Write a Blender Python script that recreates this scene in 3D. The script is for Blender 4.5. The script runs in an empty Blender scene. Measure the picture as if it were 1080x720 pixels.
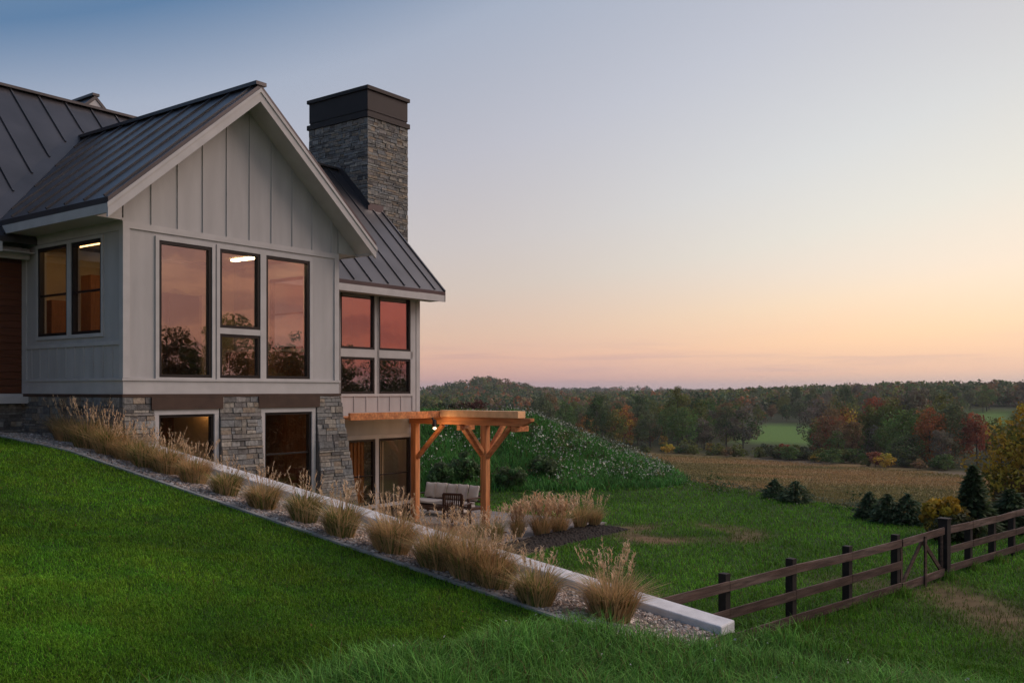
import bpy, math, random
import numpy as np
from mathutils import Vector

# ------------------------------------------------------------------ camera, sky, sun, exposure
sc = bpy.context.scene
COL = sc.collection
R = math.radians
cam = bpy.data.objects.new('camera', bpy.data.cameras.new('camera'))
COL.objects.link(cam)
cam.location = (0, 0, 0); cam.rotation_euler = (R(90), 0, 0)
cam.data.sensor_width = 36; cam.data.lens = 36 * 997 / 1080
cam.data.shift_y = 52 / 1080
cam.data.clip_start = 0.1; cam.data.clip_end = 30000
sc.camera = cam
sc.view_settings.view_transform = 'Standard'; sc.view_settings.look = 'None'
sc.view_settings.exposure = 0.0; sc.view_settings.gamma = 1
sc.cycles.use_denoising = True
sc.cycles.max_bounces = 8; sc.cycles.transparent_max_bounces = 12
sc.cycles.volume_bounces = 0
sc.cycles.sample_clamp_indirect = 4

def lin(r, g, b):
    f = lambda c: (c / 255 / 12.92) if c <= 10 else ((c / 255 + .055) / 1.055) ** 2.4
    return (f(r), f(g), f(b))

SUNAZ = R(72)                                   # the sun has set beyond the right edge (clockwise from +Y)
SUN = Vector((math.sin(SUNAZ), math.cos(SUNAZ), 0))
world = bpy.data.worlds.new('World'); sc.world = world; world.use_nodes = True
nt = world.node_tree; nt.nodes.clear()
def N(t, **k):
    n = nt.nodes.new(t)
    for a, b in k.items(): setattr(n, a, b)
    return n
def L(a, b): nt.links.new(a, b)
def M_(op, a, b=None, c=None):
    n = N('ShaderNodeMath', operation=op)
    for i, x in enumerate((a, b, c)):
        if x is None: continue
        if isinstance(x, (int, float)): n.inputs[i].default_value = x
        else: L(x, n.inputs[i])
    return n.outputs[0]
tc = N('ShaderNodeTexCoord')
nz = N('ShaderNodeVectorMath', operation='NORMALIZE'); L(tc.outputs['Generated'], nz.inputs[0])
sp = N('ShaderNodeSeparateXYZ'); L(nz.outputs[0], sp.inputs[0])
X, Y, Z = sp.outputs
hl = M_('SQRT', M_('ADD', M_('ADD', M_('MULTIPLY', X, X), M_('MULTIPLY', Y, Y)), 1e-5))
az = M_('DIVIDE', M_('ADD', M_('MULTIPLY', X, SUN.x), M_('MULTIPLY', Y, SUN.y)), hl)
f = M_('MULTIPLY', Z, M_('SUBTRACT', 1.3, M_('MULTIPLY', az, 1.05)))
ramp = N('ShaderNodeValToRGB'); L(f, ramp.inputs[0])
stops = [(0.0, (186, 160, 168)), (.0117, (213, 168, 160)), (.034, (230, 184, 162)), (.0605, (226, 192, 170)), (.109, (213, 197, 186)),
         (.156, (205, 197, 195)), (.25, (190, 190, 200)), (.372, (167, 177, 196)), (.485, (96, 129, 166)), (.62, (118, 142, 168)), (1.0, (98, 124, 160))]
cr = ramp.color_ramp
while len(cr.elements) < len(stops): cr.elements.new(.5)
for e, (p, c) in zip(cr.elements, stops): e.position = p; e.color = (*lin(*c), 1)
# thin bars of cloud low over the horizon
mp = N('ShaderNodeMapping'); L(nz.outputs[0], mp.inputs[0]); mp.inputs['Scale'].default_value = (5, 5, 95)
cn = N('ShaderNodeTexNoise'); L(mp.outputs[0], cn.inputs['Vector']); cn.inputs['Scale'].default_value = 1.0; cn.inputs['Detail'].default_value = 5
cm = N('ShaderNodeMapRange'); L(cn.outputs['Fac'], cm.inputs[0]); cm.inputs[1].default_value = .53; cm.inputs[2].default_value = .68
band = N('ShaderNodeMapRange', interpolation_type='SMOOTHSTEP'); L(Z, band.inputs[0]); band.inputs[1].default_value = .075; band.inputs[2].default_value = .012
cf = M_('MULTIPLY', M_('MULTIPLY', cm.outputs[0], band.outputs[0]), .62)
mx = N('ShaderNodeMix', data_type='RGBA'); L(cf, mx.inputs[0]); L(ramp.outputs[0], mx.inputs[6]); mx.inputs[7].default_value = (*lin(196, 158, 160), 1)
# brighter towards the afterglow, turning to salmon pink where the sun went down
def MUL(src, fac, col):
    m = N('ShaderNodeMix', data_type='RGBA'); L(fac, m.inputs[0]); L(src, m.inputs[6])
    k = N('ShaderNodeMix', data_type='RGBA', blend_type='MULTIPLY'); k.inputs[0].default_value = 1; L(src, k.inputs[6]); k.inputs[7].default_value = (*col, 1)
    L(k.outputs[2], m.inputs[7]); return m.outputs[2]
def SM(src, a, b, va=0, vb=1):
    n = N('ShaderNodeMapRange', interpolation_type='SMOOTHSTEP'); L(src, n.inputs[0])
    for i, v in zip((1, 2, 3, 4), (a, b, va, vb)): n.inputs[i].default_value = v
    return n.outputs[0]
c1 = MUL(mx.outputs[2], M_('MULTIPLY', SM(az, .2, .78), SM(Z, .5, .02)), (1.42, 1.70, 1.76))
c1 = MUL(c1, M_('MULTIPLY', SM(az, .25, .7), SM(Z, .13, .03)), (1.06, .97, .74))
c2 = MUL(c1, M_('MULTIPLY', SM(az, .78, .97), SM(Z, .40, .10)), (.68, .44, .41))
mp2 = N('ShaderNodeMapping'); L(nz.outputs[0], mp2.inputs[0]); mp2.inputs['Scale'].default_value = (6, 6, 42)
cn2 = N('ShaderNodeTexNoise'); L(mp2.outputs[0], cn2.inputs['Vector']); cn2.inputs['Scale'].default_value = 1.0; cn2.inputs['Detail'].default_value = 6
c2 = MUL(c2, M_('MULTIPLY', SM(cn2.outputs['Fac'], .40, .62), SM(az, .80, .95)), (.66, .66, .80))
c2 = MUL(c2, SM(az, .95, .995), (1.05, .55, .62))
sky = N('ShaderNodeTexSky', sky_type='NISHITA'); sky.sun_disc = False; sky.sun_elevation = R(1.0); sky.sun_rotation = SUNAZ
bg1 = N('ShaderNodeBackground'); L(c2, bg1.inputs[0]); bg1.inputs[1].default_value = 1.0
bg2 = N('ShaderNodeBackground'); L(sky.outputs[0], bg2.inputs[0]); bg2.inputs[1].default_value = .004
ad = N('ShaderNodeAddShader'); L(bg1.outputs[0], ad.inputs[0]); L(bg2.outputs[0], ad.inputs[1])
ow = N('ShaderNodeOutputWorld'); L(ad.outputs[0], ow.inputs[0])

sl = bpy.data.lights.new('sunset_fill', 'SUN'); sl.energy = 2.15; sl.angle = R(46); sl.color = (1, .82, .71)
so = bpy.data.objects.new('sunset_fill', sl); COL.objects.link(so)
_e = R(40)                                       # added fill lamp, raised above the set sun to clear the window reflections
_d = Vector((math.sin(SUNAZ) * math.cos(_e), math.cos(SUNAZ) * math.cos(_e), math.sin(_e)))
so.rotation_euler = _d.to_track_quat('Z', 'Y').to_euler()

# ------------------------------------------------------------------ helpers
rng = np.random.default_rng(7); random.seed(7)
P0 = (-7.1925, 17.5)                            # near corner of the gabled wing; u runs along its front, v along its left side
TH = math.atan2(.8, .6)
def hw(s, q): return (P0[0] + .6 * s - .8 * q, P0[1] + .8 * s + .6 * q)
def to_h(x, y):
    dx = x - P0[0]; dy = y - P0[1]
    return .6 * dx + .8 * dy, -.8 * dx + .6 * dy

def mat(name, col, rough=.7, var=.15, scale=6, bump=0, bscale=None, metal=0, attr=None, spec=.3, stretch=None, trans=0, col2=None):
    m = bpy.data.materials.new(name); m.use_nodes = True
    t = m.node_tree; b = t.nodes['Principled BSDF']
    b.inputs['Roughness'].default_value = rough; b.inputs['Metallic'].default_value = metal
    b.inputs['Specular IOR Level'].default_value = spec
    co = t.nodes.new('ShaderNodeTexCoord'); src = co.outputs['Object']
    if stretch:
        mp = t.nodes.new('ShaderNodeMapping'); mp.inputs['Scale'].default_value = stretch; t.links.new(src, mp.inputs[0]); src = mp.outputs[0]
    n = t.nodes.new('ShaderNodeTexNoise'); n.inputs['Scale'].default_value = scale; n.inputs['Detail'].default_value = 5
    t.links.new(src, n.inputs['Vector'])
    mr = t.nodes.new('ShaderNodeMapRange'); mr.inputs[1].default_value = .3; mr.inputs[2].default_value = .7
    mr.inputs[3].default_value = 1 - var; mr.inputs[4].default_value = 1 + var; t.links.new(n.outputs['Fac'], mr.inputs[0])
    mx = t.nodes.new('ShaderNodeMix'); mx.data_type = 'RGBA'; mx.blend_type = 'MULTIPLY'; mx.inputs[0].default_value = 1
    if attr:
        a = t.nodes.new('ShaderNodeAttribute'); a.attribute_name = attr; base = a.outputs['Color']
        t.links.new(base, mx.inputs[6])
    elif col2:
        m2 = t.nodes.new('ShaderNodeMix'); m2.data_type = 'RGBA'; m2.inputs[6].default_value = (*col, 1); m2.inputs[7].default_value = (*col2, 1)
        n2 = t.nodes.new('ShaderNodeTexNoise'); n2.inputs['Scale'].default_value = scale * .37; n2.inputs['Detail'].default_value = 4
        t.links.new(src, n2.inputs['Vector']); q = t.nodes.new('ShaderNodeMapRange'); q.inputs[1].default_value = .38; q.inputs[2].default_value = .62
        t.links.new(n2.outputs['Fac'], q.inputs[0]); t.links.new(q.outputs[0], m2.inputs[0]); t.links.new(m2.outputs[2], mx.inputs[6])
    else:
        mx.inputs[6].default_value = (*col, 1)
    t.links.new(mr.outputs[0], mx.inputs[7])
    t.links.new(mx.outputs[2], b.inputs['Base Color'])
    if bump:
        nb = t.nodes.new('ShaderNodeTexNoise'); nb.inputs['Scale'].default_value = bscale or scale * 4; nb.inputs['Detail'].default_value = 6
        t.links.new(src, nb.inputs['Vector'])
        bp = t.nodes.new('ShaderNodeBump'); bp.inputs['Strength'].default_value = bump; bp.inputs['Distance'].default_value = .02
        t.links.new(nb.outputs['Fac'], bp.inputs['Height']); t.links.new(bp.outputs[0], b.inputs['Normal'])
    if trans:
        tr = t.nodes.new('ShaderNodeBsdfTranslucent'); t.links.new(mx.outputs[2], tr.inputs['Color'])
        ms = t.nodes.new('ShaderNodeMixShader'); ms.inputs[0].default_value = trans
        t.links.new(b.outputs[0], ms.inputs[1]); t.links.new(tr.outputs[0], ms.inputs[2])
        t.links.new(ms.outputs[0], t.nodes['Material Output'].inputs[0])
    return m

def emit(name, col, s):
    m = bpy.data.materials.new(name); m.use_nodes = True; t = m.node_tree; t.nodes.clear()
    e = t.nodes.new('ShaderNodeEmission'); e.inputs[0].default_value = (*col, 1); e.inputs[1].default_value = s
    o = t.nodes.new('ShaderNodeOutputMaterial'); t.links.new(e.outputs[0], o.inputs[0]); return m

def glass(name, refl, tint, wave=.0):
    m = bpy.data.materials.new(name); m.use_nodes = True; t = m.node_tree; t.nodes.clear()
    tr = t.nodes.new('ShaderNodeBsdfTransparent'); tr.inputs[0].default_value = (*tint, 1)
    gl = t.nodes.new('ShaderNodeBsdfGlossy'); gl.inputs['Roughness'].default_value = .0; gl.inputs['Color'].default_value = (1, .97, .95, 1)
    lw = t.nodes.new('ShaderNodeLayerWeight')
    pw = t.nodes.new('ShaderNodeMath'); pw.operation = 'POWER'; pw.inputs[1].default_value = 4.5; t.links.new(lw.outputs['Facing'], pw.inputs[0])
    a = t.nodes.new('ShaderNodeMath'); a.operation = 'MULTIPLY_ADD'; a.inputs[1].default_value = 1 - refl; a.inputs[2].default_value = refl; a.use_clamp = True
    t.links.new(pw.outputs[0], a.inputs[0])
    if wave:
        co = t.nodes.new('ShaderNodeTexCoord'); n = t.nodes.new('ShaderNodeTexNoise'); n.inputs['Scale'].default_value = 1.6; n.inputs['Detail'].default_value = 2
        t.links.new(co.outputs['Object'], n.inputs['Vector'])
        bp = t.nodes.new('ShaderNodeBump'); bp.inputs['Strength'].default_value = wave; bp.inputs['Distance'].default_value = .02
        t.links.new(n.outputs['Fac'], bp.inputs['Height']); t.links.new(bp.outputs[0], gl.inputs['Normal'])
    ms = t.nodes.new('ShaderNodeMixShader'); t.links.new(a.outputs[0], ms.inputs[0])
    t.links.new(tr.outputs[0], ms.inputs[1]); t.links.new(gl.outputs[0], ms.inputs[2])
    o = t.nodes.new('ShaderNodeOutputMaterial'); t.links.new(ms.outputs[0], o.inputs[0]); return m

def tag(o, label=None, cat=None, group=None, kind=None):
    for k, v in (('label', label), ('category', cat), ('group', group), ('kind', kind)):
        if v: o[k] = v
    return o

def mesh_np(name, V, F_tot, F_idx, cols=None, mi=None, mats=(), smooth=False):
    """V (n,3); F_tot loops per face; F_idx flat vertex indices; cols (faces,3) face colours"""
    me = bpy.data.meshes.new(name)
    V = np.asarray(V, np.float32); F_tot = np.asarray(F_tot, np.int32); F_idx = np.asarray(F_idx, np.int32)
    me.vertices.add(len(V)); me.vertices.foreach_set('co', V.ravel())
    me.loops.add(len(F_idx)); me.loops.foreach_set('vertex_index', F_idx)
    me.polygons.add(len(F_tot))
    st = np.zeros(len(F_tot), np.int32); st[1:] = np.cumsum(F_tot)[:-1]
    me.polygons.foreach_set('loop_start', st); me.polygons.foreach_set('loop_total', F_tot)
    if mi is not None: me.polygons.foreach_set('material_index', np.asarray(mi, np.int32))
    me.polygons.foreach_set('use_smooth', np.full(len(F_tot), smooth, bool))
    for m in mats: me.materials.append(m)
    if cols is not None:
        a = me.attributes.new('col', 'FLOAT_COLOR', 'FACE')
        c = np.ones((len(F_tot), 4), np.float32); c[:, :3] = cols; a.data.foreach_set('color', c.ravel())
    me.update(calc_edges=True); me.validate()
    return me

class MB:
    def __init__(s): s.v = []; s.f = []; s.c = []; s.m = []; s.use = False
    def hexa(s, p, col=None, m=0):
        """8 points: bottom ring 0-3, top ring 4-7"""
        b = len(s.v); s.v += [tuple(x) for x in p]
        for q in ((0, 3, 2, 1), (4, 5, 6, 7), (0, 1, 5, 4), (1, 2, 6, 5), (2, 3, 7, 6), (3, 0, 4, 7)):
            s.f.append(tuple(b + i for i in q)); s.c.append(col or (1, 1, 1)); s.m.append(m)
        if col: s.use = True
    def box(s, x0, x1, y0, y1, z0, z1, col=None, m=0, fn=None):
        p = [(x0, y0, z0), (x1, y0, z0), (x1, y1, z0), (x0, y1, z0), (x0, y0, z1), (x1, y0, z1), (x1, y1, z1), (x0, y1, z1)]
        if fn: p = [fn(*q) for q in p]
        s.hexa(p, col, m)
    def poly(s, pts, thick, m=0, col=None):
        """closed prism: polygon pts (3D) extruded by vector thick"""
        b = len(s.v); n = len(pts); t = Vector(thick)
        s.v += [tuple(p) for p in pts] + [tuple(Vector(p) + t) for p in pts]
        fs = [tuple(range(b, b + n)), tuple(range(b + 2 * n - 1, b + n - 1, -1))] + [(b + i, b + n + i, b + n + (i + 1) % n, b + (i + 1) % n) for i in range(n)]
        for q in fs: s.f.append(q); s.c.append(col or (1, 1, 1)); s.m.append(m)
    def tube(s, a, b, ra, rb, n=8, m=0, col=None):
        a = Vector(a); b = Vector(b); d = (b - a).normalized(); x = d.orthogonal().normalized(); y = d.cross(x)
        k = len(s.v)
        for c, r in ((a, ra), (b, rb)):
            s.v += [tuple(c + (x * math.cos(i * 2 * math.pi / n) + y * math.sin(i * 2 * math.pi / n)) * r) for i in range(n)]
        for i in range(n):
            j = (i + 1) % n; s.f.append((k + i, k + j, k + n + j, k + n + i)); s.c.append(col or (1, 1, 1)); s.m.append(m)
        s.f.append(tuple(range(k + n - 1, k - 1, -1))); s.c.append(col or (1, 1, 1)); s.m.append(m)
        s.f.append(tuple(range(k + n, k + 2 * n))); s.c.append(col or (1, 1, 1)); s.m.append(m)
    def beam(s, a, b, w, h, up=(0, 0, 1), m=0, col=None):
        """rectangular bar from a to b, w across, h along up"""
        a = Vector(a); b = Vector(b); d = (b - a).normalized(); x = d.cross(Vector(up)).normalized(); y = x.cross(d)
        p = []
        for c in (a, b):
            p.append([c - x * w / 2 - y * h / 2, c + x * w / 2 - y * h / 2, c + x * w / 2 + y * h / 2, c - x * w / 2 + y * h / 2])
        s.hexa(p[0] + p[1], col, m)
    def build(s, name, mats, parent=None, sub=(0, 0, 0), rot=None, bevel=0, smooth=False):
        me = bpy.data.meshes.new(name)
        me.from_pydata([(x - sub[0], y - sub[1], z - sub[2]) for x, y, z in s.v], [], s.f)
        for m in (mats if isinstance(mats, (list, tuple)) else [mats]): me.materials.append(m)
        me.polygons.foreach_set('material_index', s.m)
        if s.use or any(c != (1, 1, 1) for c in s.c):
            a = me.attributes.new('col', 'FLOAT_COLOR', 'FACE')
            a.data.foreach_set('color', np.array([(*c, 1) for c in s.c], np.float32).ravel())
        import bmesh
        bm = bmesh.new(); bm.from_mesh(me); bmesh.ops.recalc_face_normals(bm, faces=bm.faces); bm.to_mesh(me); bm.free()
        if smooth: me.polygons.foreach_set('use_smooth', [True] * len(me.polygons))
        o = bpy.data.objects.new(name, me); COL.objects.link(o)
        if parent: o.parent = parent
        elif rot is not None:
            x, y = hw(sub[0], sub[1]); o.location = (x, y, sub[2]); o.rotation_euler = (0, 0, TH)
        else: o.location = sub
        if bevel:
            b = o.modifiers.new('bevel', 'BEVEL'); b.width = bevel; b.segments = 2; b.limit_method = 'ANGLE'
        return o

def empty(name, loc, rz=0):
    o = bpy.data.objects.new(name, None); COL.objects.link(o); o.location = loc; o.rotation_euler = (0, 0, rz); o.empty_display_size = .2
    return o
def hempty(name, s, q, z):
    x, y = hw(s, q); return empty(name, (x, y, z), TH)
def copy_tree(o, parent=None, mats=None):
    c = o.copy(); COL.objects.link(c); c.parent = parent
    for ch in list(o.children): copy_tree(ch, c)
    return c
def obj(name, me, parent=None, loc=(0, 0, 0), rz=0):
    o = bpy.data.objects.new(name, me); COL.objects.link(o); o.location = loc; o.rotation_euler = (0, 0, rz); o.parent = parent; return o

# ------------------------------------------------------------------ terrain
def sm(x): x = np.clip(x, 0, 1); return x * x * (3 - 2 * x)
def vnoise(x, y, seed=0):
    """cheap smooth value noise, vectorised"""
    xi = np.floor(x).astype(np.int64); yi = np.floor(y).astype(np.int64); xf = sm(x - xi); yf = sm(y - yi)
    def h(a, b):
        n = (a * 374761393 + b * 668265263 + seed * 974634777) & 0x7fffffff
        n = ((n ^ (n >> 13)) * 1274126177) & 0x7fffffff
        return ((n ^ (n >> 16)) & 0xffff) / 65535.0
    return (h(xi, yi) * (1 - xf) + h(xi + 1, yi) * xf) * (1 - yf) + (h(xi, yi + 1) * (1 - xf) + h(xi + 1, yi + 1) * xf) * yf
def fbm(x, y, seed=0): return (vnoise(x, y, seed) + .5 * vnoise(x * 2.1, y * 2.1, seed + 1) + .25 * vnoise(x * 4.3, y * 4.3, seed + 2)) / 1.75

WL0, WL1, WEND = .28, .60, 11.72                # the retaining wall's faces along s, and its free end along -q
EDGE = -1.05                                    # lawn edging
def wall_top(t): return -1.0 - .141 * t
def height(x, y, fine=True):
    x = np.asarray(x, float); y = np.asarray(y, float)
    s, q = to_h(x, y); t = -q
    up = np.where(t > 0, -1.06 - .139 * np.minimum(t, 40), -1.06 - .07 * np.maximum(t, -3.2) * -1 * -1)
    up = np.where(t > 0, up, -1.06 + .07 * np.minimum(-t, 3.2))
    up = up + .045 * np.clip(EDGE - s, 0, 12) * sm((EDGE - s) / 3)
    up = up + np.where(s < EDGE - .3, .36 * (fbm(x * .5, y * .5, 3) - .5) * sm((EDGE - s - .3) / 2), 0)
    rlv = y - np.minimum(9.25 + .94 * x, 9.9 - .12 * x)
    up = up - .07 * sm((s - EDGE) / .9)
    up = up + .33 * sm((.05 - rlv) / 1.1) * sm((x + 2.2) / 1.6)
    lo = -4.15 + .10 * (fbm(x * .25 + 9, y * .25, 5) - .5) * sm((np.hypot(x - 3, y - 27) - 2) / 5)
    e = (x - 7.2) * .826 + (y - 39.7) * .563
    e = e + 2.6 * sm((x - 7) / 7)
    e2 = np.maximum(e, (y - 62) * .8)
    g = np.where(e2 > 0, .23 * e2 * sm(e2 / 14), 0)
    lo = lo - 15.0 * (1 - np.exp(-g / 15.0))
    # planted mound beyond the patio
    ridge = np.where(x < 1.2, 1.0, np.clip(1 - (x - 1.2) / 7.2, 0, 1))
    prof = sm(1 - np.abs(y - 46.5) / 10.5) * np.where(y > 46.5, 1, 1)
    m = 2.80 * ridge * prof * sm((x + 34) / 10)
    m = m * (1 + .15 * (fbm(x * .45, y * .45, 11) - .5) + .10 * (fbm(x * 1.6, y * 1.6, 12) - .5))
    lo = lo + m
    w0 = .5 * np.clip(t - 11.5, 0, 20) + .40
    W = .18 + .85 * np.clip(t - 11.6, 0, 6)
    b = sm((s - w0) / W)
    near = up * (1 - b) + lo * b
    # far valley: wooded rises and distant hills
    d = np.hypot(x, y)
    far = 2.0 * (fbm(x * .012, y * .012, 21) - .5) * sm((d - 110) / 100)
    far = far + 13.0 * sm((d - 430) / 500) * sm((x / np.maximum(y, 1) + .02) / .5)
    far = far + .5 * sm((d - 900) / 1600)
    hl = 22 * np.exp(-((x + 42) / 75) ** 2 - ((y - 1300) / 240) ** 2) + 5 * np.exp(-((x - 60) / 130) ** 2 - ((y - 1420) / 200) ** 2)
    hl = hl + 2 * np.exp(-((x + 190) / 120) ** 2 - ((y - 1350) / 260) ** 2)
    hl = hl + 17 * np.exp(-((x - 330) / 190) ** 2 - ((y - 2800) / 300) ** 2) + 13 * np.exp(-((x - 60) / 160) ** 2 - ((y - 2500) / 300) ** 2)
    return near + far + hl

def ray_ground(px, py, z0=0):
    """where the line of sight through a photo point meets the ground"""
    a = (px - 540) / 997; b = (412 - py) / 997
    Y = np.concatenate([np.arange(4, 60, .04), np.arange(60, 2500, .5)])
    hh = height(a * Y, Y) + z0
    i = np.argmax(b * Y < hh)
    return float(a * Y[i]), float(Y[i]), float(height(a * Y[i], Y[i]))

def ray_site(px, py):
    """the near ground under a photo point, or the crest closest to it"""
    a = (px - 540) / 997; b = (412 - py) / 997
    Y = np.arange(20, 46, .05); gap = b * Y - height(a * Y, Y)
    i = int(np.argmax(gap < 0)) if (gap < 0).any() else int(np.argmin(gap))
    return float(a * Y[i]), float(Y[i]), float(height(a * Y[i], Y[i]))
def axis(lo_, hi_, step, must, far, grow=1.12):
    a = list(np.arange(lo_, hi_ + 1e-6, step)); a = [v for v in a if all(abs(v - m) > step * .4 for m in must)] + list(must)
    a.sort(); st = step
    while a[-1] < far: st = min(st * grow, 160); a.append(a[-1] + st)
    st = step
    while a[0] > -far: st = min(st * grow, 160); a.insert(0, a[0] - st)
    return np.array(a)
sa = axis(-14, 46, .3, [EDGE, *np.arange(.28, 3.6, .08)], 5200)
qa = axis(-22, 24, .3, list(np.arange(-15.2, -11.0, .1)), 5200)
SS, QQ = np.meshgrid(sa, qa)
GX = P0[0] + .6 * SS - .8 * QQ; GY = P0[1] + .8 * SS + .6 * QQ
GZ = height(GX, GY)
def ground_cols(x, y):
    s, q = to_h(x, y); t = -q; d = np.hypot(x, y)
    c = np.empty(x.shape + (3,)); c[:] = (.030, .062, .014)
    n = fbm(x * .8, y * .8, 31)
    e = (x - 7.2) * .826 + (y - 39.7) * .563
    up = s < np.where(t < 11.7, .45, .5 * (t - 11.5) + 1)
    lowlawn = (~up)
    c[lowlawn] = (.034, .066, .017)
    # worn earth: a ring of bare soil beside the planting bed, and the track through the gate
    rx, ry = (x - 5.0) * .86 + (y - 27.6) * .5, -(x - 5.0) * .5 + (y - 27.6) * .86
    rr = np.sqrt((rx / 2.0) ** 2 + (ry / 1.9) ** 2) + .35 * (n - .5)
    ring = np.exp(-((rr - .85) / (.16 + .3 * n)) ** 2) * np.clip(2.2 * fbm(x * .55 + 3, y * .55, 33) - .45, 0, 1.1)
    pw = np.exp(-(((x - 8.9) * .95 - (y - 18.2) * .05) / .75) ** 2) * np.exp(-((y - 18.0) / 2.6) ** 2)
    pw2 = np.exp(-((x - 7.7 - (y - 21) * -.15) / 1.3) ** 2) * np.exp(-((y - 20.3) / 1.0) ** 2) * .4
    w = np.clip(np.maximum(ring * 1.1, np.maximum(pw, pw2)) * (.5 + 1.1 * n), 0, 1) * lowlawn * (e < 0)
    c = c * (1 - w[..., None]) + np.array((.16, .105, .06)) * w[..., None]
    # tan hay field on the valley floor
    fw = sm((e - 42) / 30) * (d < 420)
    n2 = sm((fbm(x * .03, y * .10, 41)[..., None] - .28) / .45)
    fieldc = np.array((.31, .20, .09)) * (1 - n2) + np.array((.13, .115, .04)) * n2
    c = c * (1 - fw[..., None]) + fieldc * fw[..., None]
    # the wood floor, and the mown meadows between the woods
    a = x / np.maximum(y, 1)
    hedge = 285 - (a - .15) * 240
    wood = sm((y - hedge) / 12) * (y > 100)
    c = c * (1 - wood[..., None]) + np.array((.040, .048, .022)) * wood[..., None]
    mead = ((a > .238) & (a < .345) & (y > 330) & (y < 482)) | ((a > .455) & (a < .53) & (y > 420) & (y < 590))
    c[mead] = (.10, .185, .040)
    tan = (a > .01) & (a < .075) & (y > 720) & (y < 1050)
    c[tan] = (.17, .13, .06)
    strip = (np.abs(y - hedge + 6) < 4) & (a > .0) & (a < .5)
    c[strip] = (.17, .13, .085)
    farc = sm((d - 1500) / 900)[..., None]
    c = c * (1 - farc) + np.array((.03, .036, .022)) * farc
    return c
nq, ns_ = SS.shape
idx = np.arange(nq * ns_).reshape(nq, ns_)
quads = np.stack([idx[:-1, :-1], idx[:-1, 1:], idx[1:, 1:], idx[1:, :-1]], -1).reshape(-1, 4)
me = mesh_np('ground', np.stack([GX, GY, GZ], -1).reshape(-1, 3), np.full(len(quads), 4), quads.ravel(), smooth=True)
at = me.attributes.new('col', 'FLOAT_COLOR', 'POINT')
gc = np.ones((nq * ns_, 4), np.float32); gc[:, :3] = ground_cols(GX, GY).reshape(-1, 3); at.data.foreach_set('color', gc.ravel())
me.materials.append(mat('earth_and_turf', (0, 0, 0), .95, .35, 2.2, .6, 9, attr='col', spec=.1))
ground = obj('ground', me); tag(ground, kind='structure')

# ------------------------------------------------------------------ materials
SID = mat('painted_siding', (.405, .398, .396), .55, .09, 2.2, .06, 40, stretch=(1.6, 1.6, .35))
TRIM = mat('painted_trim', (.455, .445, .44), .5, .08, 3, .04, 40)
ROOF = mat('dark_metal_roof', (.075, .070, .074), .33, .22, 1.0, .06, 2.2, metal=.55, spec=.5)
CAP = mat('dark_chimney_metal', (.014, .012, .013), .5, .15, 2, metal=.3)
STONE = mat('ledge_stone', (1, 1, 1), .85, .32, 14, .7, 38, attr='col', spec=.25)
MORT = mat('mortar', (.10, .095, .088), .95, .2, 10, .4)
BROWN = mat('brown_lintel', (.060, .036, .026), .65, .2, 4, .15, 30)
FRAME = mat('bronze_window_frame', (.016, .012, .011), .45, .1, 3)
GLASS = glass('window_glass', .27, (.80, .78, .75), .12)
GLASSL = glass('window_glass_shaded', .06, (.9, .88, .86), .08)
CREAM = mat('interior_plaster', (.50, .41, .29), .8, .05, 2)
IFLOOR = mat('interior_floor', (.16, .08, .035), .5, .2, 4)
WOODW = mat('wood_panel', (.30, .12, .04), .5, .25, 5, .1, stretch=(6, 6, .6))
WOODD = mat('entry_wood', (.10, .030, .012), .5, .25, 4, .1, stretch=(.4, .4, 6))
CEDARV = mat('cedar_post', (.55, .225, .085), .65, .34, 3, .3, 18, stretch=(5, 5, .5), col2=(.42, .15, .055))
CEDARLIT = mat('lit_pale_cedar', (.80, .47, .24), .6, .15, 5, .15, 25)  # pale fascia timber, its colour lifted to stand in for light on the board
CEDAR = mat('cedar_timber', (.55, .225, .085), .65, .34, 3, .3, 18, stretch=(5, .5, 5), col2=(.42, .15, .055))
CONC = mat('pale_concrete', (.60, .60, .61), .85, .14, 5, .35, 45)
CURT = mat('warm_curtain', (.42, .17, .05), .8, .2, 3, stretch=(9, 9, .3))
LAMP = emit('lamp_light', (1, .74, .42), 7)

# ------------------------------------------------------------------ the house
ZB = -4.15
house = hempty('house', 0, 0, ZB); HS = (0, 0, ZB)
tag(house, 'light grey board and batten house with dark metal roof, picture windows and fieldstone base', 'house')
FR = lambda q0: (lambda a, d, z: (a, q0 + d, z))          # a wall facing the front: d goes inwards
SD = lambda s0: (lambda a, d, z: (s0 + d, a, z))          # a wall facing left
SR = lambda s0: (lambda a, d, z: (s0 - d, a, z))          # a wall facing right
def wallgrid(mb, fn, a0, a1, z0, z1, d0, d1, holes=(), m=0):
    za = sorted({z0, z1, *[min(max(h[2], z0), z1) for h in holes], *[min(max(h[3], z0), z1) for h in holes]})
    for zl, zh in zip(za[:-1], za[1:]):
        cut = sorted((h[0], h[1]) for h in holes if h[2] < zh - 1e-6 and h[3] > zl + 1e-6)
        a = a0
        for c0, c1 in cut + [(a1, a1)]:
            if c0 > a + 1e-6: mb.box(a, c0, d0, d1, zl, zh, fn=fn, m=m)
            a = max(a, c1)
def hb(mb, name, mats, parent=house, bevel=0): return mb.build(name, mats, parent, HS, bevel=bevel)
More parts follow.
